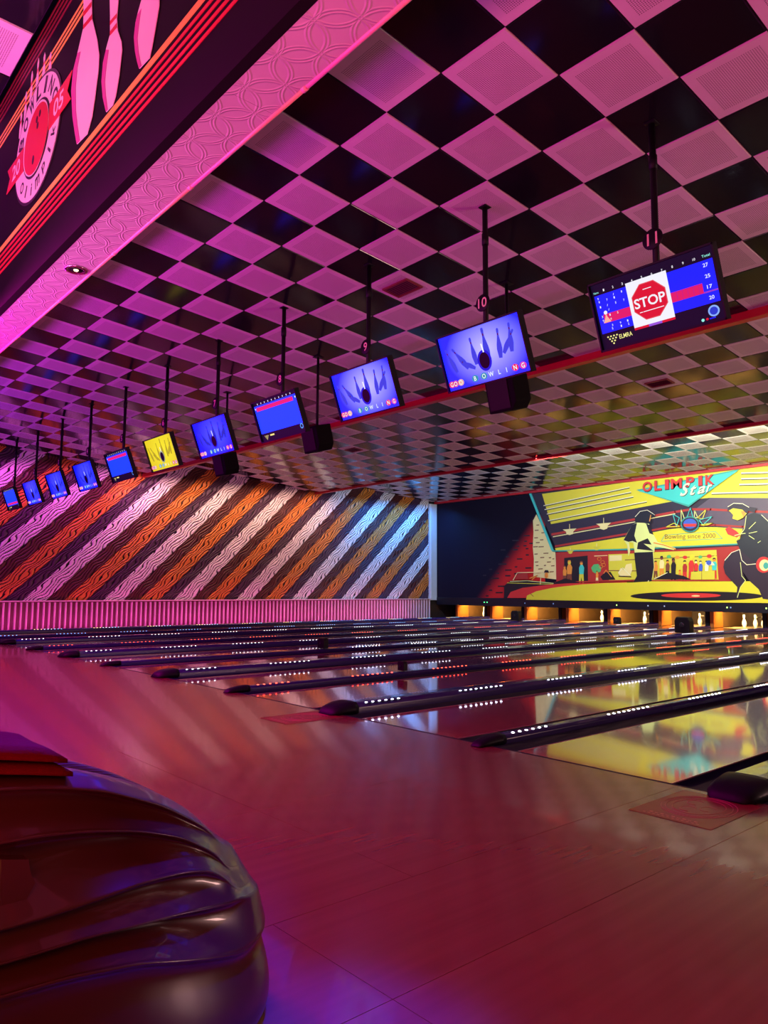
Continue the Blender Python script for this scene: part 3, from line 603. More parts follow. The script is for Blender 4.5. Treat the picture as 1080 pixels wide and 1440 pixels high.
# ------------------------------------------------------------------ hanging monitors
MON_Y = 5.085; ZT, ZBm = 3.465, 2.955; YT, YBm = 4.985, 5.175
TILT = math.atan2(YBm-YT, ZT-ZBm); MW, MH = 1.01, .545
def splash(fg, bgm, ballcol, dark, names=True):
    mb = MB(); Wd, Hd = MW-.03, MH-.03
    P = lambda u, v: ((u-.5)*Wd, (.5-v)*Hd)
    def poly(pts, m, lay): q = [P(*p) for p in pts]; mb.add([(x, -.0006*lay, z) for x, z in q], [tuple(range(len(q)))], m)
    poly([(0, 0), (1, 0), (1, 1), (0, 1)], bgm, 0)
    asp = Wd/Hd
    def pin(u, v, s_, ang, m, lay):
        pr = [(0, -.5), (.045, -.47), (.05, -.40), (.032, -.30), (.045, -.2), (.10, .05), (.115, .2), (.07, .5)]
        out = pr+[(-x, y) for x, y in pr[::-1]]; ca, sa = math.cos(ang), math.sin(ang)
        poly([(u+(x*ca-y*sa)*s_/asp, v+(x*sa+y*ca)*s_) for x, y in out], m, lay)
        poly([(u+(x*ca-y*sa)*s_/asp, v+(x*sa+y*ca)*s_) for x, y in ((-.036, -.33), (.036, -.33), (.034, -.26), (-.034, -.26))], dark[1], lay+1)
    for i, (u, v, s_, an) in enumerate(((.10, .46, .5, -.35), (.22, .46, .52, -.6), (.40, .40, .5, -.05), (.56, .36, .62, .0), (.72, .40, .52, .12), (.86, .36, .5, .12), (.83, .42, .46, .7), (.30, .60, .4, -1.0))):
        pin(u, v, s_, an, fg, 2+i*3)
    poly([(u, v) for u, v in ell(.52, .62, .16/asp*1.0, .19, 24)], dark[0], 30); poly(ell(.52, .62, .115/asp, .145, 24), ballcol, 32)
    poly([(.515, .32), (.53, .32), (.54, .47), (.525, .48)], glow((1, 1, 1), 1.0), 33)
    R_, T_, O_ = glow((.95, .02, .12), .9), glow((.03, .35, .5), .8), glow((.95, .45, .3), .9); W_ = glow((.85, .95, 1), 1)
    for ch, u, m in (('G', .055, R_), ('O', .105, glow((.8, .05, .35), .9)), ('O', .175, O_), ('B', .36, T_), ('O', .47, T_), ('W', .56, None), ('L', .66, None), ('I', .745, None), ('N', .845, R_), ('G', .935, glow((.85, .05, .45), .9))):
        if m: poly(ell(u, .885, .040, .062, 14), m, 34)
        vs, fs, w0, h0 = textpoly(ch, .02); mb.add([(P(u, .885)[0]+x*.055, -.0006*36, P(u, .885)[1]+z*.06) for x, z in vs], fs, W_)
    return mb.mesh('screen_picture')
def grad_emit(name, c0, c1, s_):
    m = bpy.data.materials.new(name); m.use_nodes = True; n, l = nodes(m); p = n['Principled BSDF']; p.inputs['Specular IOR Level'].default_value = .08
    tc = n.new('ShaderNodeTexCoord'); mp = n.new('ShaderNodeMapping'); mp.inputs['Location'].default_value = (-.10, 0, -.10); mp.inputs['Scale'].default_value = (2.0, 0, 3.0)
    g = n.new('ShaderNodeTexGradient'); g.gradient_type = 'SPHERICAL'; l.new(tc.outputs['Object'], mp.inputs[0]); l.new(mp.outputs[0], g.inputs[0])
    mx = n.new('ShaderNodeMix'); mx.data_type = 'RGBA'; mx.inputs[6].default_value = (*c0, 1); mx.inputs[7].default_value = (*c1, 1)
    l.new(g.outputs['Fac'], mx.inputs[0]); l.new(mx.outputs[2], p.inputs['Emission Color']); p.inputs['Emission Strength'].default_value = s_; p.inputs['Base Color'].default_value = (.01, .01, .01, 1); p.inputs['Roughness'].default_value = .3
    return m
DB = [glow((.01, .01, .75), .9), glow((.12, .02, .25), .8)]
PIC_BLUE = splash(glow((.05, .06, .85), .9), grad_emit('blue_screen', (.008, .014, 1.0), (.30, .28, .9), 2.0), glow((.003, .0, .02), .5), DB)
PIC_DEEP = splash(glow((.015, .03, .62), .9), grad_emit('deep_blue_screen', (.0012, .003, .5), (.018, .022, .6), 5.0), glow((.003, .0, .02), .5), DB)
PIC_YEL = splash(glow((.55, .40, .01), .9), grad_emit('yellow_screen', (.85, .66, .01), (1, .85, .02), 1.0), glow((.003, .0, .02), .5), [glow((.45, .5, .3), .8), glow((.3, .2, .02), .8)])
def board(bandv, small=False):
    mb = MB(); Wd, Hd = MW-.03, MH-.03; P = lambda u, v: ((u-.5)*Wd, (.5-v)*Hd); BG = glow((.004, .004, .03), .6); BL = glow((.0015, .014, .6), 4.5); PK = glow((.95, .02, .22), .9); WH = glow((.8, .85, 1), 1); YE = glow((.95, .85, .25), 1)
    def rect(u0, u1, v0, v1, m, lay): 
        q = [P(u0, v0), P(u1, v0), P(u1, v1), P(u0, v1)]; mb.add([(x, -.0006*lay, z) for x, z in q], [(0, 1, 2, 3)], m)
    rect(0, 1, 0, 1, BG, 0); rect(.01, .99, .09, .80, BL, 1); rect(.05, .90, bandv, bandv+.10, PK, 2)
    for q in range(10): rect(.10+q*.085, .115+q*.085, .03, .07, WH, 3)
    for q, (u, v) in enumerate([(.07+.025*j+.0125*i, .86+.03*i) for i in range(4) for j in range(4-i)]): rect(u, u+.014, v, v+.018, YE, 3)
    rect(.20, .30, .855, .895, YE, 3)
    cx_, cz_ = P(.93, .86); mb.add([(x, -.002, z) for x, z in ell(cx_, cz_, .034, .034, 16)], [tuple(range(16))], glow((.1, .35, 1), 1)); mb.add([(x, -.0026, z) for x, z in ell(cx_, cz_, .020, .020, 14)], [tuple(range(14))], BG)
    rect(.02, .04, .14, .18, WH, 3); rect(.945, .975, .14, .18, WH, 3)
    return mb.mesh('screen_picture')
PIC_B1, PIC_B2 = board(.13), board(.66)
def stop_pic():
    mb = MB(); Wd, Hd = MW-.03, MH-.03; P = lambda u, v: ((u-.5)*Wd, (.5-v)*Hd); BG = glow((.004, .004, .03), .6); BL = glow((.004, .010, .8), 1.8); PK = glow((.85, .015, .16), .9); WH = glow((.9, .9, 1), 1.0); YE = glow((.95, .9, .3), 1); RD = glow((.72, .008, .03), 1.0); CY = glow((.3, .9, .8), 1)
    def poly(pts, m, lay): q = [P(*p) for p in pts]; mb.add([(x, -.0006*lay, z) for x, z in q], [tuple(range(len(q)))], m)
    def rect(u0, u1, v0, v1, m, lay): poly([(u0, v0), (u1, v0), (u1, v1), (u0, v1)], m, lay)
    def tx(s, u, v, w_, h_, m, lay=8, b=.01):
        vs, fs, w0, h0 = textpoly(s, b); X, Z = P(u, v); mb.add([(X+x/w0*w_*Wd, -.0006*lay, Z+z/h0*h_*Hd) for x, z in vs], fs, m)
    rect(0, 1, 0, 1, BG, 0); rect(.015, .985, .17, .755, BL, 1); rect(.06, .33, .47, .605, PK, 2); rect(.60, .88, .46, .60, PK, 2); rect(.88, .985, .585, .605, glow((.4, .05, .7), .9), 2)
    for q in range(1, 9): rect(.64+q*.042, .642+q*.042, .17, .75, glow((.008, .02, .7), .9), 2) if q < 8 else None
    for v in (.32, .47, .605): rect(.6, .985, v, v+.005, glow((.008, .02, .7), .9), 2)
    rect(.298, .636, .13, .80, WH, 4); rect(.298, .636, .80, .835, RD, 4); rect(.42, .53, .80, .835, glow((.35, .1, .8), .9), 5)
    o = [(.467+.152*math.cos(PI/8+q*PI/4), .465+.285*math.sin(PI/8+q*PI/4)) for q in range(8)]; poly(o, glow((.80, .10, .12), 1), 5)
    o = [(.467+.145*math.cos(PI/8+q*PI/4), .465+.272*math.sin(PI/8+q*PI/4)) for q in range(8)]; poly(o, RD, 6)
    tx('STOP', .467, .47, .255, .145, WH, 8, .02); rect(.43, .50, .285, .296, WH, 8); rect(.40, .57, .60, .611, WH, 8); rect(.37, .395, .60, .611, WH, 8)
    for q in range(10): tx(str(q+1), .11+q*.083, .115, .012 if q < 9 else .02, .035, WH)
    tx('Total', .945, .115, .06, .035, CY); tx('Name', .04, .125, .045, .03, CY)
    for v, s in ((.235, '27'), (.385, '25'), (.53, '17'), (.68, '20')): tx(s, .93, v, .038, .05, WH)
    random.seed(3)
    for v in (.22, .27, .35, .42, .50, .56, .66, .71):
        for u in (.05, .12, .19, .26):
            if random.random() < .8: tx(random.choice('123456789/-'), u+random.uniform(-.005, .005), v, .010, .032, WH)
    poly([(.05, .60), (.075, .52), (.085, .46), (.095, .52), (.12, .60)], glow((1, .45, .35), 1), 7); poly(ell(.085, .45, .016, .03, 10), WH, 8)
    for i in range(4):
        for j in range(4-i): poly(ell(.06+.027*j+.0135*i, .82+.038*i, .008, .013, 8), YE, 7)
    tx('ELMRA', .215, .86, .115, .065, YE)
    poly(ell(.925, .865, .042, .078, 20), glow((.25, .45, 1), 1), 6); poly(ell(.925, .865, .030, .055, 18), glow((.02, .05, .7), .9), 7)
    poly(ell(.835, .955, .012, .022, 10), CY, 7); poly(ell(.868, .955, .010, .018, 10), RD, 7); rect(.885, .93, .95, .965, BL, 7)
    return mb.mesh('screen_picture')
PICS = {12: PIC_DEEP, 11: stop_pic(), 10: PIC_BLUE, 9: PIC_BLUE, 8: PIC_B1, 7: PIC_DEEP, 6: PIC_YEL, 5: PIC_B1, 4: PIC_DEEP, 3: PIC_DEEP, 2: PIC_DEEP, 1: PIC_B2}
MLAB = {12: 'hanging monitor cut by the right edge of the photo', 11: 'large hanging monitor showing a red STOP sign, under number disc 11', 10: 'nearest pale blue pin splash monitor, hanging just left of the stop screen', 9: 'pale blue pin splash monitor hanging right of the plain score board with pink bar',
        8: 'hanging monitor with plain blue score board and pink bar, under number disc 8', 7: 'hanging monitor with deep blue pin splash, just right of the yellow screen', 6: 'hanging monitor with the only yellow screen', 5: 'hanging monitor with blue score board just left of the yellow screen',
        4: 'hanging blue pin splash monitor, fourth from the left end of the row', 3: 'hanging blue pin splash monitor, third from the left end of the row', 2: 'hanging blue pin splash monitor, second from the left end of the row', 1: 'small score board monitor at the left end of the row'}
frame = MB(); frame.box(-MW/2, MW/2, .002, .045, -MH/2, MH/2); frame.box(-.25, .25, .045, .075, -.16, .16)
for (x0, x1, z0, z1) in ((-MW/2, MW/2, MH/2-.014, MH/2), (-MW/2, MW/2, -MH/2, -MH/2+.016), (-MW/2, -MW/2+.012, -MH/2, MH/2), (MW/2-.012, MW/2, -MH/2, MH/2)): frame.box(x0, x1, -.028, .002, z0, z1)
FR = frame.mesh('screen_frame', M_BLACK)
numred = mat('number_paint', (.95, .72, .55), .5)
for n in range(12, 0, -1):
    x = -2.735-1.704*(11-n); zt = zc(S1, MON_Y)-.012; py = MON_Y+.045
    r = empty('hanging_monitor', (x, py, zt)); tag(r, MLAB[n], 'monitor', 'monitors hung in a row over the foul line')
    mb = MB(); mb.tube([(0, 0, 0), (0, 0, ZBm+.22-zt)], .026, 10); mb.build('pole', M_BLACK, r)
    mb = MB(); mb.box(-.045, .045, -.045, .045, -.012, .0); 
    mb.build('ceiling_plate', M_BLACK, r, .004)
    mb = MB(); zz = -.30; mb.tube([(-.034, 0, zz), (.034, 0, zz)], .006, 6); mb.tube([(-.034, 0, zz-.05), (.034, 0, zz-.05)], .006, 6); mb.tube([(0, 0, zz+.03), (0, 0, zz-.08)], .033, 10); mb.build('collar', M_BLACK, r)
    zd = 3.705-zt
    mb = MB(); mb.lathe([(.080, -.006), (.084, 0), (.080, .006)], 28)
    for i, v in enumerate(mb.v): mb.v[i] = (v[0]-.005, -.036-v[2], zd+v[1])
    dk = mb.build('number_disc', M_BLACK, r)
    mb = MB(); put_text(mb, str(n), -.005, zd, None, .095, -.0435, numred, 0, .01); mb.build('number', numred, dk)
    sf = link('screen_frame', FR, r, (0, (YT+YBm)/2-py, (ZT+ZBm)/2-zt), (TILT, 0, 0))
    link('screen_picture', PICS[n], sf, (0, .0, 0))
    mb = MB(); mb.box(-.07, .07, .03, .08, (ZT+ZBm)/2-zt-.10, (ZT+ZBm)/2-zt+.10); mb.box(-.05, .05, -.03, .08, (ZT+ZBm)/2-zt-.04, (ZT+ZBm)/2-zt+.04); mb.build('bracket', M_BLACK, r)

# ------------------------------------------------------------------ loudspeakers behind the monitors
for i, (px, py, lab) in enumerate(((706, 552, 'black loudspeaker hanging behind the monitor numbered 10'), (438, 616, 'black loudspeaker hanging right behind the monitor numbered 8'), (310, 652, 'black loudspeaker hanging behind the monitor right of the yellow screen'))):
    ys = 6.35; x, z = onY(px, py, ys); zt = zc(S1, ys+.1)-.012
    r = empty('hanging_loudspeaker', (x, ys+.1, zt)); tag(r, lab, 'loudspeaker', 'loudspeakers behind the monitors')
    zz = z-zt
    mb = MB(); mb.tube([(0, 0, 0), (0, 0, zz+.12)], .02, 8); mb.box(-.06, .06, -.06, .06, -.01, 0); mb.build('pole', M_BLACK, r)
    mb = MB(); mb.prism([(-.20, -.19), (.13, -.19), (.20, -.10), (.20, .19), (-.20, .19)], -.13, .15)
    c = mb.build('cabinet', mat('speaker_black', (.004, .004, .005), .7, spec=.1), r, .012); c.location = (0, 0, zz); c.rotation_euler = (.25, .0, .0)
    mb = MB(); mb.box(-.17, .12, -.142, -.131, -.16, .16); g = mb.build('grille', mat('grille_black', (.012, .012, .012), .8, scale=200), c, .004)

# ------------------------------------------------------------------ ceiling vents
def vent(px, py, S, label):
    d = ray(px, py); t = (S[0][2]-S[1]*S[0][1]-EYE)/(d.z-S[1]*d.y); p = d*t
    g = lambda v, o: o+(math.floor((v-o)/T)+.5)*T
    x, y = g(p.x, S[0][0]), g(p.y, S[0][1])
    r = empty('ceiling_vent', (x, y, zc(S, y)-.012)); r.rotation_euler.x = math.atan(S[1]); tag(r, label, 'vent')
    mb = MB(); mb.box(-.2, .2, -.12, .12, -.004, -.001); mb.build('backing', M_DARK, r)
    mb = MB()
    for q in ((-.21, .21, -.135, -.115), (-.21, .21, .115, .135), (-.21, -.19, -.115, .115), (.19, .21, -.115, .115)): mb.box(*q, -.02, 0)
    vm = mat('vent_red', (.20, .03, .035), .45); mb.build('frame', vm, r)
    sm = MB(); sm.add([(-.19, -.010, -.016), (.19, -.010, -.016), (.19, .012, -.005), (-.19, .012, -.005), (-.19, -.008, -.018), (.19, -.008, -.018), (.19, .014, -.007), (-.19, .014, -.007)], [(0, 1, 2, 3), (7, 6, 5, 4), (0, 4, 5, 1), (2, 6, 7, 3)]); sm = sm.mesh('slat', vm)
    for q in range(7): link('slat', sm, r, (0, -.098+q*.031, 0))
vent(566, 405, S1, 'slatted air vent in a pink tile near the monitor numbered 9')
vent(925, 538, S2, 'slatted air vent in the ceiling between the two red beams at right')
vent(497, 634, S2, 'small slatted air vent in the ceiling above the striped wall')

# ------------------------------------------------------------------ bulkhead with the sign
zr = lambda q: q*YS+EYE
ZS = zr(1.515); YSO = (ZS-EYE)/1.248; X0, X1 = XWALL, 3.6; ZTOP = zc(S1, YS)+.0
r = empty('sign_bulkhead', (-5.0, YS, ZS)); tag(r, 'black bulkhead with bowling emblem, pins and red stripes over the approach', 'bulkhead')
O = Vector((-5.0, YS, ZS))
def loc(mb):
    mb.v = [(v[0]-O.x, v[1]-O.y, v[2]-O.z) for v in mb.v]; return mb
mb = MB(); mb.box(X0, X1, YS, YS+.05, ZS, ZTOP); loc(mb).build('fascia_board', mat('sign_black', (.004, .003, .004), .65, spec=.15), r)
def flower():
    m = bpy.data.materials.new('embossed_panel'); m.use_nodes = True; n, l = nodes(m); p = n['Principled BSDF']
    tc = n.new('ShaderNodeTexCoord'); sep = n.new('ShaderNodeSeparateXYZ'); l.new(tc.outputs['Object'], sep.inputs[0])
    def M(op, a, b=None):
        q = n.new('ShaderNodeMath'); q.operation = op
        for i, x in enumerate((a, b)):
            if x is None: continue
            if isinstance(x, (int, float)): q.inputs[i].default_value = x
            else: l.new(x, q.inputs[i])
        return q.outputs[0]
    S_ = 1/.25
    fx = M('SUBTRACT', M('FRACT', M('MULTIPLY', M('ADD', sep.outputs[0], 50), S_)), .5); fy = M('SUBTRACT', M('FRACT', M('MULTIPLY', M('ADD', sep.outputs[1], 50.03), S_)), .5)
    h = None
    for cx, cy in ((0, .5), (0, -.5), (.5, 0), (-.5, 0)):
        dx, dy = M('SUBTRACT', fx, cx), M('SUBTRACT', fy, cy); d = M('SQRT', M('ADD', M('MULTIPLY', dx, dx), M('MULTIPLY', dy, dy)))
        for R_ in (.53, .47):
            e = M('SUBTRACT', 1.0, M('MINIMUM', M('MULTIPLY', M('ABSOLUTE', M('SUBTRACT', d, R_)), 32), 1.0))
            h = e if h is None else M('MAXIMUM', h, e)
    bp = n.new('ShaderNodeBump'); bp.inputs['Strength'].default_value = .6; bp.inputs['Distance'].default_value = .006; l.new(h, bp.inputs['Height']); l.new(bp.outputs[0], p.inputs['Normal'])
    nz = n.new('ShaderNodeTexNoise'); nz.inputs['Scale'].default_value = 3; l.new(tc.outputs['Object'], nz.inputs['Vector'])
    mx = n.new('ShaderNodeMix'); mx.data_type = 'RGBA'; mx.inputs[6].default_value = (.50, .46, .52, 1); mx.inputs[7].default_value = (.60, .56, .62, 1); l.new(nz.outputs['Fac'], mx.inputs[0]); l.new(mx.outputs[2], p.inputs['Base Color'])
    p.inputs['Roughness'].default_value = .30; return m
FLW = flower(); x = X0
while x < X1-.1:
    b = min(x+1.2, X1); mb = MB(); mb.box(x+.001, b-.001, YS+.05, YSO-.012, ZS+.002, ZS+.05); loc(mb).build('soffit_panel', FLW, r); x = b
x = X0+.4; tm = mat('moulding', (.80, .42, .40), .35)
while x < X1-.1:
    b = min(x+1.05, X1); mb = MB(); mb.tube([(x, YSO-.006, ZS+.004), (b-.012, YSO-.006, ZS+.004)], .011, 8); mb.tube([(b-.03, YSO-.006, ZS+.004), (b, YSO-.006, ZS+.004)], .014, 8); loc(mb).build('edge_moulding', tm, r); x = b
mb = MB(); mb.box(X0, X1, YSO-.02, YSO+.0, ZS+.012, zc(S1, YSO)); mb.box(X0, X1, YS+.03, YSO, ZTOP-.30, ZTOP-.25); loc(mb).build('rear_board', M_DARK, r)
SY = paint((.85, .52, .08)); SR = paint((.58, .02, .03)); SR2 = paint((.20, .012, .015)); SW = paint((.80, .62, .68)); SK = paint((.012, .008, .010)); SM = paint((.55, .06, .30))
def hl(rat, wr, m, name='stripe'):
    mb = MB(); mb.box(X0, X1, YS-.004, YS+.001, zr(rat)-wr*YS/2, zr(rat)+wr*YS/2); loc(mb).build(name, m, r)
hl(1.868, .026, SY)
for q in (1.826, 1.793, 1.760, 1.727): hl(q, .013, SR)
for q in (2.605, 2.575, 2.545): hl(q, .010, SY)
for q in (2.83, 2.793, 2.757, 2.72): hl(q, .012, SR2)
E5 = sA(4.5, 0, 0)
def cut(pts, m, lay, name, parent=r, th=.004):
    mb = MB(); q = [onY(px, py, YS) for px, py in pts]; mb.prism(q, YS-.004-lay*.003-th, YS-.004-lay*.003); return loc(mb).build(name, m, parent)
for i, (pts, sh, bands) in enumerate((
    ([(535, -60), (537, 60), (535, 180), (500, 330), (472, 450), (460, 580), (468, 740), (482, 840), (495, 915), (560, 850), (590, 740), (608, 620), (630, 450), (635, 350), (622, 250), (600, 160), (590, 120), (588, 0), (600, -120), (590, -210), (560, -240), (535, -190), (526, -120)],
     [(500, 340), (472, 450), (460, 580), (468, 740), (482, 840), (495, 915), (515, 895), (500, 800), (490, 700), (488, 560), (500, 430), (520, 330)], [((536, 80), (588, 15), (588, 45), (536, 112)), ((536, 165), (592, 95), (592, 125), (536, 190))]),
    ([(702, -40), (705, 100), (705, 220), (680, 310), (662, 400), (652, 520), (660, 620), (680, 712), (722, 668), (740, 610), (762, 480), (780, 320), (776, 265), (752, 195), (747, 120), (757, 0), (762, -90), (745, -150), (720, -150), (702, -100)],
     [(680, 320), (662, 400), (652, 520), (660, 620), (680, 712), (692, 698), (680, 610), (674, 520), (684, 420), (698, 320)], [((706, 140), (748, 90), (748, 115), (706, 165)), ((706, 205), (748, 150), (750, 180), (706, 230))]),
    ([(905, 0), (885, 70), (870, 130), (858, 240), (865, 330), (878, 395), (890, 438), (955, 370), (972, 290), (988, 200), (1015, 40), (1016, -80), (1000, -170), (985, -210), (985, -300), (965, -340), (945, -300), (940, -200), (922, -90)],
     [(880, 100), (868, 150), (858, 240), (865, 330), (878, 395), (890, 438), (905, 422), (888, 340), (880, 250), (890, 160), (905, 60)], []))):
    pn = cut(E5(*pts), SW, 0, 'pin_cutout'); cut(E5(*sh), SM, 1.6, 'pin_shade', pn, .001)
    for b in bands: cut(E5(*b), SR, 1.6, 'neck_band', pn, .001)
# round emblem, laid out in the plane of the fascia
cx0, cz0 = onY(53, 196, YS); RX, RZ = .50, .425
em = cut([(10, 10), (11, 10), (11, 11)], SW, 0, 'emblem'); bpy.data.meshes.remove(em.data)
mb = MB(); mb.prism(ell(cx0, cz0, RX*1.05, RZ*1.05, 48), YS-.0055, YS-.001, SK); mb.prism(ell(cx0, cz0, RX, RZ, 48), YS-.0085, YS-.0056, SW)
mb.prism(ell(cx0, cz0, RX*.60, RZ*.64, 40), YS-.0105, YS-.0086, SK)
em = loc(mb).build('emblem', None, r)
mb = MB()
for i in range(6):
    an = PI*.5+(i-2.5)*.28; u = cx0-.02+RX*1.06*math.cos(an+.25); v = cz0+RZ*1.06*math.sin(an+.25); hgt = [.16, .2, .24, .25, .22, .2][i]
    q = [(-.028, 0), (-.030, .3), (-.014, .62), (-.02, .85), (0, 1), (.02, .85), (.014, .62), (.030, .3), (.028, 0)]
    mb.prism([(u+a_, v+b_*hgt-.03) for a_, b_ in q], YS-.0052, YS-.001, SW); mb.prism([(u-.018, v+.52*hgt-.03), (u+.018, v+.55*hgt-.03), (u+.018, v+.66*hgt-.03), (u-.018, v+.63*hgt-.03)], YS-.0058, YS-.0053, SR)
loc(mb).build('emblem_pins', None, em)
mb = MB()
for s in (-1, 1):
    mb = MB(); q = [(s*.28, -.10), (s*.72, -.10), (s*.64, .0), (s*.72, .10), (s*.28, .10)]; mb.prism([(cx0+a_, cz0+b_*.95+.02*s+.0) for a_, b_ in q], YS-.0125, YS-.0087, SR)
    put_text(mb, '20' if s < 0 else '05', cx0+s*.475, cz0+.02*s, .20, .12, YS-.0128, SW, 0, .02); loc(mb).build('banner', None, em)
mb = MB(); mb.prism(ell(cx0, cz0, RX*.56, RZ*.60, 40), YS-.0155, YS-.0126, SW); mb.prism(ell(cx0+.012, cz0-.010, RX*.535, RZ*.57, 40), YS-.0175, YS-.0156, SR)
for u, v in ((.02, .13), (.085, .145), (.045, .075)): mb.prism(ell(cx0+u, cz0+v, .022, .026, 12), YS-.0185, YS-.0176, SK)
mb.prism(ell(cx0-.02, cz0-.15, .024, .034, 12), YS-.0185, YS-.0176, SK)
loc(mb).build('ball', None, em)
mb = MB()
for i, ch in enumerate('BOWLING'):
    an = PI-.38-i*(PI-.76)/6; put_text(mb, ch, cx0+RX*.81*math.cos(an), cz0+RZ*.83*math.sin(an), .055 if ch == 'I' else .105, .115, YS-.0092, SK, an-PI/2, .03)
for i, ch in enumerate('Olimpik'):
    an = PI+.75+i*(PI-1.1)/6; put_text(mb, ch, cx0+RX*.81*math.cos(an), cz0+RZ*.83*math.sin(an), {'O': .085, 'l': .025, 'i': .025, 'm': .095}.get(ch, .065), .085, YS-.0092, SK, an+PI/2, .02)
loc(mb).build('lettering', SK, em)

# recessed downlight in the soffit
x, y = onZ(107, 379, ZS); dl = empty('recessed_downlight', (x, y, ZS)); tag(dl, 'small round recessed downlight in the pink embossed soffit', 'downlight')
mb = MB(); mb.lathe([(.075, .0), (.072, -.008), (.052, -.010), (.046, .002)], 28); mb.build('ring', mat('chrome', (.6, .55, .55), .2, metal=1), dl)
mb = MB(); mb.lathe([(.046, -.004), (.03, -.003), (.002, -.002)], 20); mb.build('reflector', M_BLACK, dl)
mb = MB(); mb.lathe([(.012, -.010), (.016, -.004), (.012, -.001)], 12); mb.build('bulb', glow((1, .7, .3), 6), dl)

# ------------------------------------------------------------------ ball return in the foreground
BX = -1.76; WD0 = .31; YN = 1.11; LN = .66; Y0N = YN-LN
def hw(y, ins=0.0):
    n_ = YN-ins*.9
    if y >= n_: return 0.0
    y0 = n_-LN; w0 = WD0-ins
    return w0 if y < y0 else w0*(1-((y-y0)/LN)**2.0)**(1/2.0)
RID = [(.105, [(0, 1113), (80, 1110), (150, 1115), (230, 1135), (290, 1165), (318, 1196)]),
       (.074, [(0, 1190), (65, 1178), (130, 1172), (200, 1172), (260, 1181), (306, 1203), (322, 1226)]),
       (.046, [(0, 1312), (100, 1283), (200, 1245), (260, 1229), (295, 1226), (322, 1238), (334, 1256)]),
       (.030, [(0, 1360), (130, 1320), (250, 1290), (330, 1270)]),
       (.006, [(0, 1405), (100, 1378), (200, 1357), (300, 1350), (345, 1341), (362, 1325)])]
def hit(px, py, ins):
    d = ray(px, py); best = None
    for k in range(400):
        t = .8+k*.004; p = d*t
        if p.x <= BX+hw(p.y, ins)*1.0: return p.y, p.z+EYE
    p = d*((BX+.03)/d.x); return p.y, p.z+EYE
RC = []
for ins, pts in RID:
    q = [hit(*p, ins) for p in pts]; q = sorted(q); ys = [a_ for a_, b_ in q]; zs = [b_ for a_, b_ in q]
    RC.append((ins, ys, zs))
def zraw(k, y):
    ins, ys, zs = RC[k]
    if y < ys[0]:
        s_ = (zs[1]-zs[0])/max(.01, ys[1]-ys[0]); return zs[0]+max(-.12, min(.12, s_))*0.4*(y-ys[0])
    if y > ys[-1]: return zs[-1]-[.07, .06, .035, .02, 0][k]*min(1, (y-ys[-1])/max(.02, YN-ys[-1]))**1.5
    return float(np.interp(y, ys, zs))
YG = np.linspace(-1.4, 1.5, 581); KER = np.exp(-np.linspace(-2, 2, 21)**2); KER /= KER.sum()
ZG = [np.convolve(np.pad(np.array([zraw(k, y) for y in YG]), 10, mode='edge'), KER, 'valid') for k in range(5)]
for k in range(1, 5): ZG[k] = np.minimum(ZG[k], ZG[k-1]-.014)
def zrid(k, y): return float(np.interp(y, YG, ZG[k]))
ST = []
NS = 120
for i in range(NS+1):
    t = i/NS
    ST.append(t)
levels = []      # (kind, k, f)
YBK = -1.05
def outline(t, ins):
    """t 0..1 : +x side from the back, round the nose, to the -x side"""
    n_ = YN-ins*.9
    s = abs(2*t-1); sg = 1 if t < .5 else -1
    ph = (1-s)
    # distribute: first half of ph straight side, second half round the nose
    if ph < .35: y = YBK+(n_-LN-YBK)*(ph/.35)
    else:
        a_ = (ph-.35)/.65*PI/2; y = (n_-LN)+LN*math.sin(a_)
    return BX+sg*hw(min(y, n_-1e-6) if ph < 1 else n_, ins), y
prof = []        # list of functions giving (inset, z) at given y
prof.append(lambda y: (WD0-.02, zrid(0, y)+.030)); prof.append(lambda y: (WD0*.62, zrid(0, y)+.027)); prof.append(lambda y: (WD0*.47, zrid(0, y)+.014))
for k in range(5):
    ins = RC[k][0]
    prof.append(lambda y, k=k, ins=ins: (ins+.006, zrid(k, y)+.007))
    prof.append(lambda y, k=k, ins=ins: (ins, zrid(k, y)))
    if k < 4:
        ni = RC[k+1][0]
        dp = [.050, .058, .030, .040][k]
        for f, g in ((.07, 1.0), (.22, 1.12), (.42, 1.0), (.62, .70), (.80, .36), (.92, .12)):
            def fn(y, k=k, ins=ins, ni=ni, f=f, g=g, dp=dp):
                z0, z1 = zrid(k, y), zrid(k+1, y); z1 = min(z1, z0-.004)
                return (ins*(1-f)+ni*f+dp*g*min(1, (z0-z1)/.05)*max(0, min(1, (YN-.09-y)/.22)), z0+(z1-z0)*f)
            prof.append(fn)
    else:
        prof.append(lambda y, ins=ins: (ins+.020, zrid(4, y)-.012)); prof.append(lambda y, ins=ins: (ins+.006, zrid(4, y)*.75)); prof.append(lambda y, ins=ins: (ins-.012, zrid(4, y)*.45)); prof.append(lambda y, ins=ins: (ins-.012, .03)); prof.append(lambda y, ins=ins: (ins+.01, .0))
mbr = MB(); G = []
for pf in prof:
    row = []
    for t in ST:
        x, y = outline(t, 0.0); ins, z = pf(y); ins = min(ins, WD0-.02); x, y2 = outline(t, ins); ins, z = pf(y2); row.append((x, y2, z))
    G.append(row)
vs = [p for row in G for p in row]; nn = NS+1
fs = [(i*nn+j, i*nn+j+1, (i+1)*nn+j+1, (i+1)*nn+j) for i in range(len(G)-1) for j in range(NS)]
fs += [tuple(range(nn))]
fs += [(i*nn, (i+1)*nn, (i+1)*nn+NS, i*nn+NS) for i in range(len(G)-1)]
br = empty('ball_return', (BX, 0, 0)); tag(br, 'glossy dark red ball return hood with sculpted ridges in the left foreground', 'ball return')
mbr.add([(v[0]-BX, v[1], v[2]) for v in vs], fs, None, True)
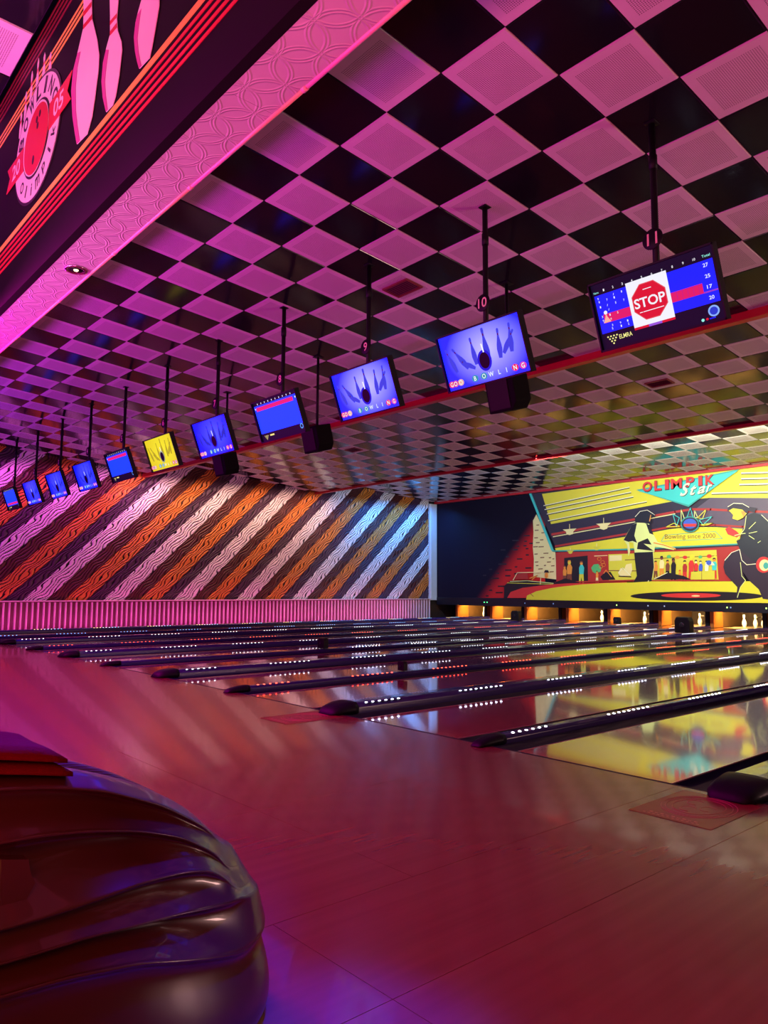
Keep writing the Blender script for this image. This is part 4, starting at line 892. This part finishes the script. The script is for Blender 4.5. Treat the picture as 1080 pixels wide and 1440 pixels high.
hood = mbr.build('hood', mat('ball_return_gloss', (.050, .008, .008), .28, coat=.35, vary=.10, scale=5), br)
sb = hood.modifiers.new('smooth', 'SUBSURF'); sb.levels = 1; sb.render_levels = 2
mb = MB(); q = []
for px, py in ((0, 1207), (38, 1207), (42, 1228), (48, 1240), (36, 1262), (0, 1272)):
    yy, zz = hit(px, py, .085); q.append((hw(yy, .085)+.003, yy, zz))
mb.add([(a_+.004, b_, c_) for a_, b_, c_ in q]+[(a_-.03, b_, c_) for a_, b_, c_ in q], [tuple(range(6)), tuple(range(11, 5, -1))]+[(i, i+6, (i+1) % 6+6, (i+1) % 6) for i in range(6)])
mb.build('badge', mat('badge_dark', (.06, .008, .010), .4), br)
# red folded cloth on its top
zt_ = zrid(0, .3)+.044
tw = empty('folded_cloth', (BX+.02, .255, zt_-.012)); tag(tw, 'dark red folded cloth lying on top of the ball return', 'cloth')
for k in range(2):
    mb = MB(); nx, ny = 10, 22; hx, hy = .145-.006*k, .30-.010*k; vs = []
    for s_ in (0, 1):
        for i in range(nx+1):
            for j in range(ny+1):
                u, v = i/nx*2-1, j/ny*2-1; rr = max(abs(u)**14, abs(v)**18); z = .002+k*.027+(.027*(1-.55*rr) if s_ else .005*rr)+.0016*math.sin(v*5+u*3+k)*s_-.046*max(0, v)**1.4
                vs.append((u*hx+.01*math.sin(v*3), v*hy, z))
    N1 = (nx+1)*(ny+1); idx = lambda s_, i, j: s_*N1+i*(ny+1)+j; fs = []
    for i in range(nx):
        for j in range(ny): fs += [(idx(1, i, j), idx(1, i+1, j), idx(1, i+1, j+1), idx(1, i, j+1)), (idx(0, i, j), idx(0, i, j+1), idx(0, i+1, j+1), idx(0, i+1, j))]
    for i in range(nx): fs += [(idx(0, i, 0), idx(0, i+1, 0), idx(1, i+1, 0), idx(1, i, 0)), (idx(0, i, ny), idx(1, i, ny), idx(1, i+1, ny), idx(0, i+1, ny))]
    for j in range(ny): fs += [(idx(0, 0, j), idx(1, 0, j), idx(1, 0, j+1), idx(0, 0, j+1)), (idx(0, nx, j), idx(0, nx, j+1), idx(1, nx, j+1), idx(1, nx, j))]
    mb.add(vs, fs, None, True); mb.build('fold', mat('red_cloth', (.10, .002, .004), .9, spec=.05, scale=60, bump=.3), tw)
